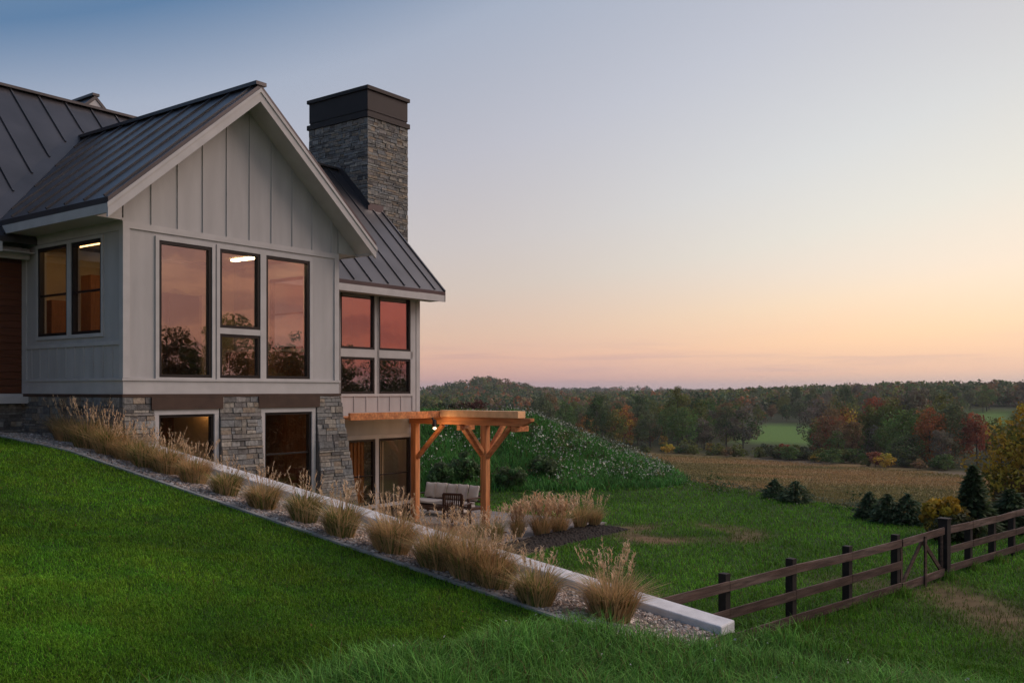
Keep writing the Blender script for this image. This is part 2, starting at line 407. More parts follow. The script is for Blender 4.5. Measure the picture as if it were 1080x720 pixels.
def window(fn, a0, a1, z0, z1, rails=(), g=None, fw=.06, name='window'):
    """dark frame standing just proud of the siding, its glass set back"""
    f = MB(); D0, D1 = -.012, .09
    f.box(a0, a0 + fw, D0, D1, z0, z1, fn=fn); f.box(a1 - fw, a1, D0, D1, z0, z1, fn=fn)
    f.box(a0 + fw, a1 - fw, D0, D1, z0, z0 + fw, fn=fn); f.box(a0 + fw, a1 - fw, D0, D1, z1 - fw, z1, fn=fn)
    for z in rails: f.box(a0 + fw, a1 - fw, .01, .07, z - .018, z + .018, fn=fn)
    w = hb(f, name, FRAME)
    k1, k2 = random.uniform(-.006, .006), random.uniform(-.004, .004); fq = fn; fn = lambda a, d, z: fq(a, d + (a - (a0 + a1) / 2) * k1 + (z - (z0 + z1) / 2) * k2, z)
    p = MB(); p.box(a0 + fw - .004, a1 - fw + .004, .044, .054, z0 + fw - .004, z1 - fw + .004, fn=fn)
    hb(p, 'pane', g or GLASS, w)
    return w
def trim_ring(mb, fn, a0, a1, z0, z1, w=.07, d=-.03, bottom=True):
    mb.box(a0 - w, a0, d, .04, z0, z1, fn=fn); mb.box(a1, a1 + w, d, .04, z0, z1, fn=fn)
    mb.box(a0 - w, a1 + w, d, .04, z1, z1 + w, fn=fn)
    if bottom: mb.box(a0 - w, a1 + w, d, .04, z0 - w, z0, fn=fn)

GW = 5.3; APX = 2.65; ZW = 3.02
gz = lambda s: 6.25 - .858 * abs(s - APX)                # gable roof top
mz = lambda q: 7.38 - 1.02 * abs(7.35 - q)               # main roof top
f0 = FR(0.0); l0 = SD(0.0)
GH = [(.72, 1.905, .26, 2.88), (2.09, 3.10, 1.28, 2.88), (2.09, 3.10, .26, 1.16), (3.25, 4.455, .26, 2.88)]
LH = [(.73, 1.83, 1.10, 2.90), (1.98, 3.14, 1.10, 2.90)]
RH = [(1.0, 2.3, 1.0, 2.7)]
# --- siding of the gabled wing
w = MB()
wallgrid(w, f0, 0, GW, -.06, ZW, 0, .16, GH)
ap = gz(APX) - .22
w.poly([(0, 0, ZW), (GW, 0, ZW), (GW, 0, gz(GW) - .22), (APX, 0, ap), (0, 0, gz(0) - .22)], (0, .16, 0))
wallgrid(w, l0, .162, 3.8, -.06, 3.2, .0, .16, LH)
wallgrid(w, SR(GW), .162, 3.8, -.06, 3.2, .0, .16, RH)
for k in range(-1, 9):                                    # battens of the gable
    s = .578 + .567 * k
    if .03 < s < GW - .03: w.box(s - .02, s + .02, -.02, -.001, ZW + .121, gz(s) - .25)
for a in np.arange(.36, 3.7, .34): w.box(-.018, -.001, a - .018, a + .018, .262, .86)
hb(w, 'siding', SID)
# --- trim boards
w = MB()
for a0, a1 in ((-.025, .11), (GW - .11, GW + .025)): w.box(a0, a1, -.026, -.001, .24, ZW)
w.box(-.026, -.001, 0, .11, .24, 3.2); w.box(-.026, -.001, 3.62, 3.8, -.06, 3.2)
w.box(-.025, GW + .025, -.026, -.001, ZW, ZW + .12)
w.box(-.026, GW + .026, -.026, -.001, -.06, .19); w.box(-.05, GW + .05, -.05, -.001, .19, .235)
w.box(-.026, -.001, 0, 3.62, -.06, .19); w.box(-.05, -.001, 0, 3.62, .19, .235)
w.box(-.026, -.001, .11, 3.62, .86, .93); w.box(-.026, -.001, .11, 3.62, 2.98, 3.2)
for h in (GH[0], GH[3]): trim_ring(w, f0, *h, w=.075)
trim_ring(w, f0, 2.09, 3.10, .26, 2.88, w=.075); w.box(2.09, 3.10, -.028, .04, 1.16, 1.28)
for h in LH: trim_ring(w, l0, *h, w=.07)
hb(w, 'trim', TRIM)
for h in GH: window(f0, *h)
for h in LH: window(l0, *h, rails=(1.93,), g=GLASSL)
for h in RH: window(SR(GW), *h, rails=(1.85,), g=GLASSL)

# --- main block behind
QM = 3.8; SE = 12.2; SL = -14.0; QB = 10.9
f1 = FR(QM)
MH = [(8.90, 10.25, 1.22, 2.86), (10.44, 11.80, 1.22, 2.86), (8.90, 10.25, -.08, .97), (10.44, 11.80, -.08, .97)]
BH = [(8.9, 10.28, -3.36, -1.42), (10.42, 11.80, -3.36, -1.42), (8.9, 10.28, -4.08, -3.46), (10.42, 11.80, -4.08, -3.46)]
w = MB()
wallgrid(w, f1, GW, SE, -.62, 3.02, 0, .16, MH)
wallgrid(w, f1, SL, 0, -.06, 3.02, 0, .16, [(-3.6, 0, -.06, 2.95)])
wallgrid(w, SR(SE), QM + .162, QB, -4.15, 3.02, 0, .16, [])
w.poly([(SE, QM, 3.02), (SE, QB, 3.02), (SE, 7.35, 7.2)], (-.16, 0, 0))
wallgrid(w, FR(QB), SL, SE - .17, -4.15, 3.02, -.16, 0, [])
wallgrid(w, SD(SL), QM + .162, QB - .17, -4.15, 3.02, 0, .16, [])
w.poly([(SL, QM, 3.02), (SL, QB, 3.02), (SL, 7.35, 7.2)], (.16, 0, 0))
for s in np.arange(8.95, 12.1, .49): w.box(s - .018, s + .018, QM - .018, QM - .001, -.60, -.16)
wallgrid(w, f1, GW + .15, SE, -4.15, -.622, .0, .16, BH)
for i in range(4): w.box(8.6, SE, QM - .012 - .004 * (i % 2), QM - .001, -1.28 + i * .165, -1.28 + i * .165 + .155)
hb(w, 'main_siding', SID)
w = MB()
w.box(SE - .14, SE + .025, QM - .026, QM - .001, -.62, 3.02); w.box(GW, SE - .14, QM - .026, QM - .001, 2.94, 3.02)
w.box(SE - .30, SE - .17, QM - .022, QM - .001, -.62, 2.94)
w.box(GW, SE - .30, QM - .03, QM - .001, -.16, -.09)
w.box(8.3, SE - .30, QM - .026, QM - .001, .98, 1.21)
for h in MH[:2] + MH[2:]:
    w.box(h[0] - .10, h[0], QM - .026, QM - .001, -.09, 2.94)
w.box(11.80, 11.90, QM - .026, QM - .001, -.09, 2.94); w.box(10.25, 10.34, QM - .025, QM - .001, -.09, 2.94)
for h in BH[:2]:
    w.box(h[0] - .07, h[0], QM - .03, QM - .001, -4.1, -1.35); w.box(h[1], h[1] + .07, QM - .03, QM - .001, -4.1, -1.35)
w.box(8.83, 11.87, QM - .034, QM - .001, -1.42, -1.30); w.box(8.83, 11.87, QM - .034, QM - .001, -3.46, -3.36)
w.box(SE - .16, SE + .02, QM - .03, QM - .001, -4.1, -.62)
hb(w, 'main_trim', TRIM)
for h in MH[:2]: window(f1, *h)
for h in MH[2:]: window(f1, *h)
for h in BH[:2]: window(f1, *h, rails=(-2.5,), g=GLASSL, fw=.07)
for h in BH[2:]: window(f1, *h, g=GLASSL, fw=.05)
# --- timber entry wall in the recess at far left
w = MB()
for i in range(20): w.box(-3.6, -.002, QM + .02, QM + .10, -.05 + i * .15, -.05 + i * .15 + .143)
hb(w, 'entry_wall', WOODD)
w = MB(); w.box(-4.2, -.03, QM - .30, QM + .02, -.26, -.12); w.box(-4.2, -.03, QM - .10, QM + .02, -.12, -.06); hb(w, 'entry_sill', TRIM)
w = MB(); w.box(-4.2, -.03, QM - .02, QM + .15, 2.94, 3.08); w.box(-14, -.03, QM - .34, QM - .22, 2.7, 2.93); hb(w, 'entry_beam', TRIM)

# --- roofs
w = MB(); ov = .6; T = .11
qv = lambda s: 7.35 - (7.38 - gz(s)) / 1.02               # where the wing's roof meets the main slope
def gp(s, q, dz=0): return (s, q, gz(s) + dz)
for a in (-.65, GW + .65):
    w.poly([gp(a, -ov, -T), gp(APX, -ov, -T), gp(APX, qv(APX) + .02, -T), gp(a, qv(a) + .02, -T)], (0, 0, T))
    d = 1 if a < APX else -1
    for k in range(11):
        q = -.42 + .68 * k
        if q > qv(APX) - .1: break
        lo_s = 0.0
        s_v = APX - (6.25 - mz(q)) / .858 if q > 3 else -9       # left valley
        s0 = max(-.62, s_v + .12); s1 = APX - .06
        if s0 > s1 - .1: continue
        p = (lambda s: s) if d == 1 else (lambda s: GW - s)
        w.beam((p(s0), q, gz(p(s0)) + .018), (p(s1), q, gz(p(s1)) + .018), .035, .045, up=(0, 0, 1))
w.box(APX - .13, APX + .13, -ov - .03, 6.24, 6.21, 6.285)
hb(w, 'wing_roof', ROOF)
w = MB(); S0, S1 = SL - .5, 12.71
for sgn in (0, 1):
    qe = 3.14 if sgn == 0 else 11.56
    w.poly([(S0, qe, mz(qe) - T), (S1, qe, mz(qe) - T), (S1, 7.35, 7.38 - T), (S0, 7.35, 7.38 - T)], (0, 0, T))
    for k in range(-24, 17):
        s = 2.056 + .68 * k
        if not S0 < s < S1: continue
        q0 = 3.17
        if sgn == 0 and -.65 < s < GW + .65: q0 = qv(s) + .22
        a, b = (q0, 7.29) if sgn == 0 else (11.5, 7.41)
        if abs(a - b) < .3: continue
        w.beam((s, a, mz(a) + .018), (s, b, mz(b) + .018), .035, .045)
    w.beam((S1 - .03, qe, mz(qe) + .02), (S1 - .03, 7.35, 7.40), .06, .05)
w.box(S0, S1, 7.22, 7.48, 7.35, 7.415)
for sg in (-1, 1):                                        # valley flashing
    pts = []
    for s in (APX, -.65 if sg < 0 else GW + .65):
        pts += [(s, qv(s))]
    (sa_, qa_), (sb_, qb_) = pts
    w.hexa([(sa_, qa_ - .02, mz(qa_) - .03), (sb_, qb_ - .02, mz(qb_) - .03), (sb_ + sg * .02, qb_ + .3, mz(qb_ + .3) - .03), (sa_, qa_ + .3, mz(qa_ + .3) - .03),
            (sa_, qa_ - .02, mz(qa_) + .008), (sb_, qb_ - .02, mz(qb_) + .008), (sb_ + sg * .02, qb_ + .3, mz(qb_ + .3) + .008), (sa_, qa_ + .3, mz(qa_ + .3) + .008)])
hb(w, 'main_roof', ROOF)
# fascias, rakes and soffits
w = MB()
for a, sg in ((-.65, -1), (GW + .65, 1)):
    w.poly([gp(a, -ov, -T - .25), gp(APX, -ov, -T - .25), gp(APX, -ov, -T - .002), gp(a, -ov, -T - .002)], (0, .05, 0))     # rake board
    w.poly([gp(a + sg * .02, -ov - .02, -T - .06), gp(APX, -ov - .02, -T - .06), gp(APX, -ov - .02, -T + .02), gp(a + sg * .02, -ov - .02, -T + .02)], (0, .018, 0))
    a2 = a + (.05 if sg < 0 else -.05)
    w.box(min(a, a2), max(a, a2), -ov + .052, 3.47, gz(a) - T - .17, gz(a) - T + .0)
    b = -.03 if sg < 0 else GW + .03
    w.poly([(a2, -ov + .06, gz(a2) - T - .16), (APX, -ov + .06, gz(APX) - T - .16), (APX, -ov + .06, gz(APX) - T - .14), (a2, -ov + .06, gz(a2) - T - .14)], (0, ov - .06, 0))
    w.poly([(a2, .0, gz(a) - T - .148), (b, .0, gz(a) - T - .148), (b, .0, gz(b) - T - .13), (a2, .0, gz(a2) - T - .13)], (0, .03, 0))
    w.box(min(a2, b), max(a2, b), 0.03, 3.4, gz(a) - T - .15, gz(a) - T - .13)
w.box(S0, -.72, 3.14, 3.19, mz(3.14) - T - .2, mz(3.14) - T - .003); w.box(GW + .70, S1, 3.14, 3.19, mz(3.14) - T - .2, mz(3.14) - T - .003)
w.box(S0, -.05, 3.19, QM, mz(3.14) - T - .17, mz(3.14) - T - .15); w.box(GW + .02, S1, 3.19, QM, mz(3.14) - T - .17, mz(3.14) - T - .15)
for qe in (3.14, 11.56):
    w.poly([(S1 - .05, qe, mz(qe) - T - .2), (S1 - .05, 7.35, 7.38 - T - .2), (S1 - .05, 7.35, 7.38 - T - .003), (S1 - .05, qe, mz(qe) - T - .003)], (.05, 0, 0))
hb(w, 'fascia', TRIM)
# rear cross gable whose peak shows above the ridge
w = MB(); RS, RA = 4.3, 8.15
rz_ = lambda s: RA - .95 * abs(s - RS)
for a in (RS - 3.2, RS + 3.2):
    w.poly([(a, 8.6, rz_(a) - .1), (RS, 8.6, RA - .1), (RS, 12.5, RA - .1), (a, 12.5, rz_(a) - .1)], (0, 0, .1))
w.box(RS - .1, RS + .1, 8.58, 12.5, RA - .02, RA + .05)
hb(w, 'rear_roof', ROOF)
w = MB(); w.poly([(RS - 3.0, 8.62, rz_(RS - 3) - .12), (RS + 3.0, 8.62, rz_(RS + 3) - .12), (RS, 8.62, RA - .11)], (0, .1, 0)); hb(w, 'rear_gable', TRIM)

# --- stonework
PAL = [(.165, .16, .155), (.21, .205, .195), (.13, .13, .132), (.24, .215, .185), (.175, .185, .195), (.27, .235, .19), (.20, .165, .13), (.115, .105, .10), (.26, .19, .125), (.19, .17, .16)]
def stones(mb, fn, a0f, a1f, z0, z1, dfun, seed, m=0, skip=None):
    """coursed ledge stones on one face; d is the outward offset"""
    r = random.Random(seed); z = z0
    while z < z1 - .02:
        h = r.choice((.05, .06, .075, .09, .11, .15)); h = min(h, z1 - z)
        if z1 - z - h < .05: h = z1 - z
        a, a1 = a0f(z), a1f(z)
        while a < a1 - .01:
            ln = r.uniform(.10, .40) * (1.25 if h < .1 else .85)
            if a1 - a - ln < .1: ln = a1 - a
            parts = [(z, z + h)]
            if h > .14 and r.random() < .5: c = z + h * r.uniform(.35, .65); parts = [(z, c), (c, z + h)]
            for zl, zh in parts:
                if skip and skip(a, a + ln, zl, zh): continue
                o = r.uniform(.0, .03); g = .006; c = r.choice(PAL); k = r.uniform(.8, 1.25); g_ = sum(c) / 3; c = tuple((x * .62 + g_ * .38 * f_) * k for x, f_ in zip(c, (.98, 1.02, .98)))
                dl, dh = dfun(zl) + o, dfun(zh) + o; j = lambda: r.uniform(-.005, .005)
                al, ar = a + g, a + ln - g; zl2, zh2 = zl + g, zh - g
                mb.hexa([fn(al + j(), -dl, zl2 + j()), fn(ar + j(), -dl, zl2 + j()), fn(ar, .02 - dfun(zl), zl2), fn(al, .02 - dfun(zl), zl2),
                         fn(al + j(), -dh, zh2 + j()), fn(ar + j(), -dh, zh2 + j()), fn(ar, .02 - dfun(zh), zh2), fn(al, .02 - dfun(zh), zh2)], c, m)
            a += ln
        z += h
w = MB()
bat = lambda z: .03 + .085 * max(0, -.1 - z)              # battered outwards towards the ground
c0 = lambda v: (lambda z: v)
ZT = -.12
def pier(a0f, a1f, seed):
    stones(w, f0, a0f, a1f, -4.2, ZT, bat, seed)
    z0, z1 = -4.2, ZT
    w.hexa([(a0f(z0) + .01, -bat(z0) + .005, z0), (a1f(z0) - .01, -bat(z0) + .005, z0), (a1f(z0) - .01, .16, z0), (a0f(z0) + .01, .16, z0),
            (a0f(z1) + .01, -bat(z1) + .005, z1), (a1f(z1) - .01, -bat(z1) + .005, z1), (a1f(z1) - .01, .16, z1), (a0f(z1) + .01, .16, z1)], m=1)
pr = lambda z: GW + .05 + .14 * max(0, -.1 - z)
pier(c0(-.03), c0(.60), 1); pier(c0(2.06), c0(3.09), 2); pier(c0(4.62), pr, 3)
stones(w, lambda a, d, z: (pr(z) - .0 - d - .03, a, z), c0(-.06), c0(3.8), -4.2, ZT, c0(0.02), 4)
w.hexa([(5.25, .0, -4.2), (pr(-4.2) - .04, .0, -4.2), (pr(-4.2) - .04, 3.8, -4.2), (5.25, 3.8, -4.2), (5.25, .0, ZT), (pr(ZT) - .04, .0, ZT), (pr(ZT) - .04, 3.8, ZT), (5.25, 3.8, ZT)], m=1)
stones(w, l0, c0(-.06), c0(3.8), -1.6, ZT, c0(.03), 5)
w.box(-.02, .25, -.02, 3.8, -4.2, ZT, m=1)
stones(w, f1, c0(SL), c0(-.02), -1.6, -.28, c0(.03), 6); w.box(SL, -.02, QM - .02, QM + .2, -4.2, -.27, m=1)
hb(w, 'stone_foundation', [STONE, MORT])
w = MB(); w.box(-.05, GW + .07, -.052, .15, -.118, -.062); w.box(-.05, .1, .152, 3.8, -.118, -.062); 
w.box(.53, 2.13, -.085, .15, -.36, -.12); w.box(3.02, 4.70, -.085, .15, -.36, -.12)
hb(w, 'lintel', BROWN)
GBH = [(.70, 1.95, -3.6, -.46), (3.20, 4.50, -3.6, -.46)]
w = MB()
for h in GBH:
    w.box(h[0] - .10, h[0], -.05, .14, -3.7, -.462); w.box(h[1], h[1] + .10, -.05, .14, -3.7, -.462); w.box(h[0] - .10, h[1] + .10, -.05, .14, -.46, -.362)
    w.box(h[0] - .10, h[1] + .10, -.05, .14, -4.15, -3.7)
hb(w, 'basement_trim', TRIM)
for h in GBH: window(f0, h[0], h[1], h[2], h[3], rails=(-1.36,), g=GLASSL, fw=.055)

# --- chimney
CS0, CS1, CQ0, CQ1 = 12.07, 13.95, 5.92, 8.75; CZ = 8.9
ch = MB()
ch.box(CS0 + .02, CS1 - .02, CQ0 + .02, CQ1 - .02, -4.2, CZ, m=1)
stones(ch, FR(CQ0), c0(CS0 - .02), c0(CS1), -4.2, CZ, c0(0.0), 11)
stones(ch, SD(CS0), c0(CQ0 - .02), c0(CQ1), 4.5, CZ, c0(0.0), 12)
stones(ch, SR(CS1), c0(CQ0), c0(CQ1), -4.2, CZ, c0(0.0), 13)
stones(ch, lambda a, d, z: (a, CQ1 - d, z), c0(CS0), c0(CS1), -4.2, CZ, c0(0.0), 14)
chim = hb(ch, 'chimney', [STONE, MORT])
c = MB()
c.box(CS0 - .06, CS1 + .06, CQ0 - .06, CQ1 + .06, CZ + .002, CZ + .16)
c.box(CS0 + .02, CS1 - .02, CQ0 + .02, CQ1 - .02, CZ + .162, CZ + .24)
c.box(CS0 + .0, CS1 - .0, CQ0 + .0, CQ1 - .0, CZ + .242, CZ + .90)
c.box(CS0 - .06, CS1 + .06, CQ0 - .06, CQ1 + .06, CZ + .902, CZ + 1.02)
hb(c, 'chimney_cap', CAP, chim)
c = MB()                                                   # step flashing where the slope meets the stone
c.beam((CS0 - .02, CQ0 - .05, mz(CQ0 - .05) + .12), (CS0 - .02, 7.35, 7.50), .03, .2)
c.box(CS0 - .05, 12.72, CQ0 - .07, CQ0 - .035, mz(CQ0) - .1, mz(CQ0) + .16)
hb(c, 'chimney_flashing', ROOF, chim)

# --- rooms seen through the glass
w = MB()
w.box(.17, GW - .17, .17, 3.6, .0, .10, m=1)
w.box(.17, GW - .17, .17, 3.6, 3.05, 3.15)                # ceiling
w.box(.17, 3.1, 3.6, 3.7, .1, 3.05); w.box(4.2, GW - .17, 3.6, 3.7, .1, 3.05); w.box(3.1, 4.2, 3.6, 3.7, 2.3, 3.05)
w.box(3.0, 4.3, 5.4, 5.5, .1, 3.05)
w.box(GW, SE - .17, QM + .17, QB - .17, -.5, -.38, m=1); w.box(GW, SE - .17, QM + .17, QB - .17, 3.0, 3.1); w.box(GW, SE - .2, 6.6, 6.7, -.38, 3.0)
w.box(8.2, 8.3, QM + .17, 6.6, -.38, 3.0); w.box(GW, SE - .17, 6.6, 6.7, -4.1, -.5)
w.box(.3, SE - .17, .2, QB - .17, -4.2, -4.05, m=1); w.box(.17, GW - .3, .17, 3.7, -.20, -.08)
w.box(.26, GW - .3, 2.6, 2.7, -4.05, -.2)
w.box(8.2, 8.3, QM + .17, 6.6, -4.05, -.5)
hb(w, 'interior', [CREAM, IFLOOR])
w = MB()
w.box(1.15, 1.95, 3.2, 3.595, .102, 2.5); w.box(.35, .8, 3.3, 3.595, .102, 1.9); w.box(4.4, 5.1, .9, 2.3, .102, .9)
w.box(4.35, 4.85, 2.2, 2.595, -4.04, -.25); w.box(2.2, 2.5, 2.2, 2.595, -4.04, -.25); w.box(1.0, 1.6, 2.3, 2.59, -4.04, -1.0)
w.box(3.2, 4.1, .5, 1.3, .102, .85); w.box(5.14, 5.23, .3, 2.55, -4.04, -.25)
hb(w, 'joinery', WOODW)
w = MB()
for i in range(16):
    a = 8.92 + i * .075; w.box(a, a + .06, QM + .24 + .03 * (i % 2), QM + .30 + .03 * (i % 2), -4.0, -1.3)
hb(w, 'curtain', CURT)
w = MB()
for i in range(6):
    a = 10.6 + i * .055; w.box(a, a + .045, QM + .24 + .03 * (i % 2), QM + .30 + .03 * (i % 2), -4.0, -1.35)
hb(w, 'curtain', CREAM)
w = MB(); stones(w, FR(5.6), c0(10.3), c0(12.0), -4.0, -.6, c0(0), 17); w.box(10.3, 12.0, 5.61, 5.8, -4.04, -.6, m=1); hb(w, 'stone_hearth', [STONE, MORT])
w = MB(); w.box(3.93, 4.07, .5, 2.1, 3.0, 3.045); hb(w, 'light_strip', emit('strip_light', (1, .76, .44), 24))
w = MB(); w.box(.6, .75, 1.4, 2.9, 3.0, 3.045); hb(w, 'light_strip', emit('strip_light_soft', (1, .60, .24), 6))
w = MB(); w.box(3.5, 4.7, 2.45, 2.58, -.55, -.42); hb(w, 'wall_light', emit('basement_light', (1, .50, .16), 4))
w = MB(); w.box(9.2, 11.4, 4.6, 4.75, -.60, -.52); hb(w, 'light_strip', emit('patio_room_light', (1, .62, .28), 5))

# ------------------------------------------------------------------ pergola
pg = hempty('pergola', 11.8, .83, -4.10); PS = (11.8, .83, -4.10)
tag(pg, 'orange cedar pergola frame with braced posts against the walkout level', 'pergola')
def pb(mb, name, m=CEDAR, parent=pg, bevel=.008): return mb.build(name, m, parent, PS, bevel=bevel)
def post(q, z0=-4.08):
    m = MB(); m.box(11.70, 11.90, q - .1, q + .1, z0 + .06, -1.0); p = pb(m, 'post', CEDARV)
    b = MB(); b.box(11.68, 11.92, q - .12, q + .12, z0, z0 + .058); pb(b, 'post_base', FRAME, p)
post(.83); post(3.58)
m = MB(); m.box(11.70, 11.90, -.55, 3.75, -1.0, -.775); m.hexa([(11.70, -.85, -.86), (11.90, -.85, -.86), (11.90, -.55, -1.0), (11.70, -.55, -1.0), (11.70, -.85, -.775), (11.90, -.85, -.775), (11.90, -.55, -.775), (11.70, -.55, -.775)])
pb(m, 'side_beam')
m = MB(); m.box(11.62, 11.98, -.48, 2.42, -.77, -.575); pb(m, 'fascia_board', CEDARLIT)
m = MB(); m.box(8.0, 11.98, 2.424, 2.52, -.80, -.60); m.box(8.0, 11.68, 2.53, 3.77, -.77, -.72); pb(m, 'front_board')
def brace(q0, z0, q1, z1, s=11.8):
    m = MB(); m.beam((s, q0, z0), (s, q1, z1), .11, .13, up=(1, 0, 0)); pb(m, 'brace')
brace(3.5, -2.05, 2.45, -1.02); brace(.88, -1.95, 1.75, -1.02); brace(.78, -1.95, -.1, -1.02)
m = MB(); m.beam((11.86, .83, -1.85), (12.75, .83, -.95), .11, .13, up=(0, 1, 0)); pb(m, 'brace')
m = MB(); m.beam((11.74, .83, -1.85), (10.95, .83, -1.02), .11, .13, up=(0, 1, 0)); pb(m, 'brace')
for q in (1.7, -.3):
    m = MB(); m.box(11.63, 12.3, q - .07, q + .07, -1.16, -1.002); pb(m, 'cross_block')
# spotlight under the beam
SPT = (11.25, 2.35, -.80); sp_ = hempty('spotlight', *SPT)
tag(sp_, 'small dark spotlight glowing under the orange pergola beam', 'lamp')
m = MB(); m.tube((11.3, 2.44, -.80), (11.3, 2.36, -.93), .025, .025); m.tube((11.36, 2.40, -.88), (11.23, 2.28, -1.10), .06, .075, 12); m.build('housing', FRAME, sp_, SPT)
m = MB(); m.tube((11.231, 2.281, -1.101), (11.222, 2.272, -1.118), .05, .04, 12); m.build('bulb', emit('spot_bulb', (1, .72, .42), 6), sp_, SPT)
pl = bpy.data.lights.new('spot_glow', 'POINT'); pl.energy = 17; pl.color = (1, .60, .30); pl.shadow_soft_size = .05
po = bpy.data.objects.new('spot_glow', pl); COL.objects.link(po); po.parent = sp_; po.location = (11.19 - SPT[0], 2.22 - SPT[1], -1.2 - SPT[2])

# ------------------------------------------------------------------ patio, beds, wall, edging
w = MB(); r = random.Random(4)
s = 5.75
while s < 15.4:
    q = -.95; ds = r.choice((.45, .6))
    while q < (3.75 if s < 12.3 else 7.5):
        dq = r.choice((.45, .6, .9)); k = r.uniform(.8, 1.15)
        w.box(s + .006, s + ds - .006, q + .006, min(q + dq, 8) - .006, -4.14, -4.085 + r.uniform(0, .004), col=(.21 * k, .19 * k, .18 * k)); q += dq
    s += ds
PAV = mat('grey_pavers', (1, 1, 1), .8, .2, 6, .3, 40, attr='col')
o = w.build('patio', PAV, sub=(10, 1, -4.1), rot=1); tag(o, kind='structure')
w = MB(); n = 60
for i in range(n):                                       # heaped dark mulch
    pass
gxs = np.linspace(9.3, 15.2, 90); gqs = np.linspace(-2.15, -.98, 22); V = []
for a in gxs:
    for b in gqs:
        ed = min((a - 9.3) / .35, (15.2 - a) / .5, (b + 2.15) / .3, 1); V.append((a, b, -4.2 + .14 * max(0, min(1, ed)) + .05 * r.random()))
w.v = V; nb = len(gqs)
w.f = [(i * nb + j, (i + 1) * nb + j, (i + 1) * nb + j + 1, i * nb + j + 1) for i in range(len(gxs) - 1) for j in range(nb - 1)]; w.c = [(1, 1, 1)] * len(w.f); w.m = [0] * len(w.f)
MULCH = mat('dark_mulch', (.022, .017, .014), .95, .4, 20, .5, 40)
o = w.build('mulch_bed', MULCH, sub=(12, -1.5, -4.15), rot=1); tag(o, kind='structure')

w = MB(); prev = None
ts = np.linspace(-.02, WEND, 60)
for a, b in zip(ts[:-1], ts[1:]):
    za, zb = wall_top(a), wall_top(b)
    w.hexa([(WL0, -a, -4.4), (WL1, -a, -4.4), (WL1, -b, -4.4), (WL0, -b, -4.4), (WL0, -a, za - .13), (WL1, -a, za - .13), (WL1, -b, zb - .13), (WL0, -b, zb - .13)])
rw = hempty('retaining_wall', .44, -6, -4.2)
tag(rw, 'long sloping pale concrete garden wall between gravel bed and lower lawn', 'wall')
def seam_free(mb, name, mt, parent, sub, merge=True, bevel=0):
    import bmesh
    o = mb.build(name, mt, parent, sub)
    bm = bmesh.new(); bm.from_mesh(o.data); bmesh.ops.remove_doubles(bm, verts=bm.verts, dist=1e-4)
    seen = {}; dup = []
    for fc in bm.faces:
        k = tuple(sorted(v.index for v in fc.verts))
        if k in seen: dup += [fc, seen[k]]
        seen[k] = fc
    bmesh.ops.delete(bm, geom=list(set(dup)), context='FACES'); bm.to_mesh(o.data); bm.free()
    if bevel:
        bv = o.modifiers.new('bevel', 'BEVEL'); bv.width = bevel; bv.segments = 2; bv.limit_method = 'ANGLE'; bv.angle_limit = R(40)
    return o
seam_free(w, 'wall_body', CONC, rw, (.44, -6, -4.2))
w = MB()
for a, b in zip(ts[:-1], ts[1:]):
    za, zb = wall_top(a), wall_top(b)
    a_ = a; b_ = b + (.03 if b == ts[-1] else (-.010 if int(round(a / (ts[1] - ts[0]))) % 12 == 11 else 0))
    w.hexa([(WL0 - .03, -a_, za - .158), (WL1 + .03, -a_, za - .158), (WL1 + .03, -b_, zb - .158), (WL0 - .03, -b_, zb - .158), (WL0 - .03, -a_, za), (WL1 + .03, -a_, za), (WL1 + .03, -b_, zb), (WL0 - .03, -b_, zb)])
seam_free(w, 'wall_cap', CONC, rw, (.44, -6, -4.2), bevel=.02)
w = MB(); ts2 = np.linspace(-5.5, 11.6, 90)
def hz(s, q): x, y = hw(s, q); return float(height(x, y))
for a, b in zip(ts2[:-1], ts2[1:]):
    za, zb = hz(EDGE, -a), hz(EDGE, -b); j = .004
    w.hexa([(EDGE - .035, -a - j, za - .1), (EDGE + .035, -a - j, za - .1), (EDGE + .035, -b + j, zb - .1), (EDGE - .035, -b + j, zb - .1), (EDGE - .035, -a - j, za + .028), (EDGE + .035, -a - j, za + .028), (EDGE + .035, -b + j, zb + .028), (EDGE - .035, -b + j, zb + .028)])
o = w.build('lawn_edging', mat('edging_stone', (.30, .30, .28), .85, .25, 8, .3, 40), sub=(EDGE, -3, -1.5), rot=1); tag(o, 'narrow pale edging strip between lawn and gravel bed', 'edging')
# gravel sheet and its stones
gs = np.linspace(EDGE + .05, WL0 - .0, 8); gt = np.linspace(-6, 11.75, 90)
V = [(a, -b, hz(a, -b) + .012) for b in gt for a in gs]; k = len(gs)
w = MB(); w.v = V; w.f = [(i * k + j, i * k + j + 1, (i + 1) * k + j + 1, (i + 1) * k + j) for i in range(len(gt) - 1) for j in range(k - 1)]
w.c = [(1, 1, 1)] * len(w.f); w.m = [0] * len(w.f)
o = w.build('gravel_bed', mat('gravel_fines', (.16, .14, .13), .95, .5, 40, .8, 90), sub=(-.4, -3, -1.4), rot=1); tag(o, kind='structure')
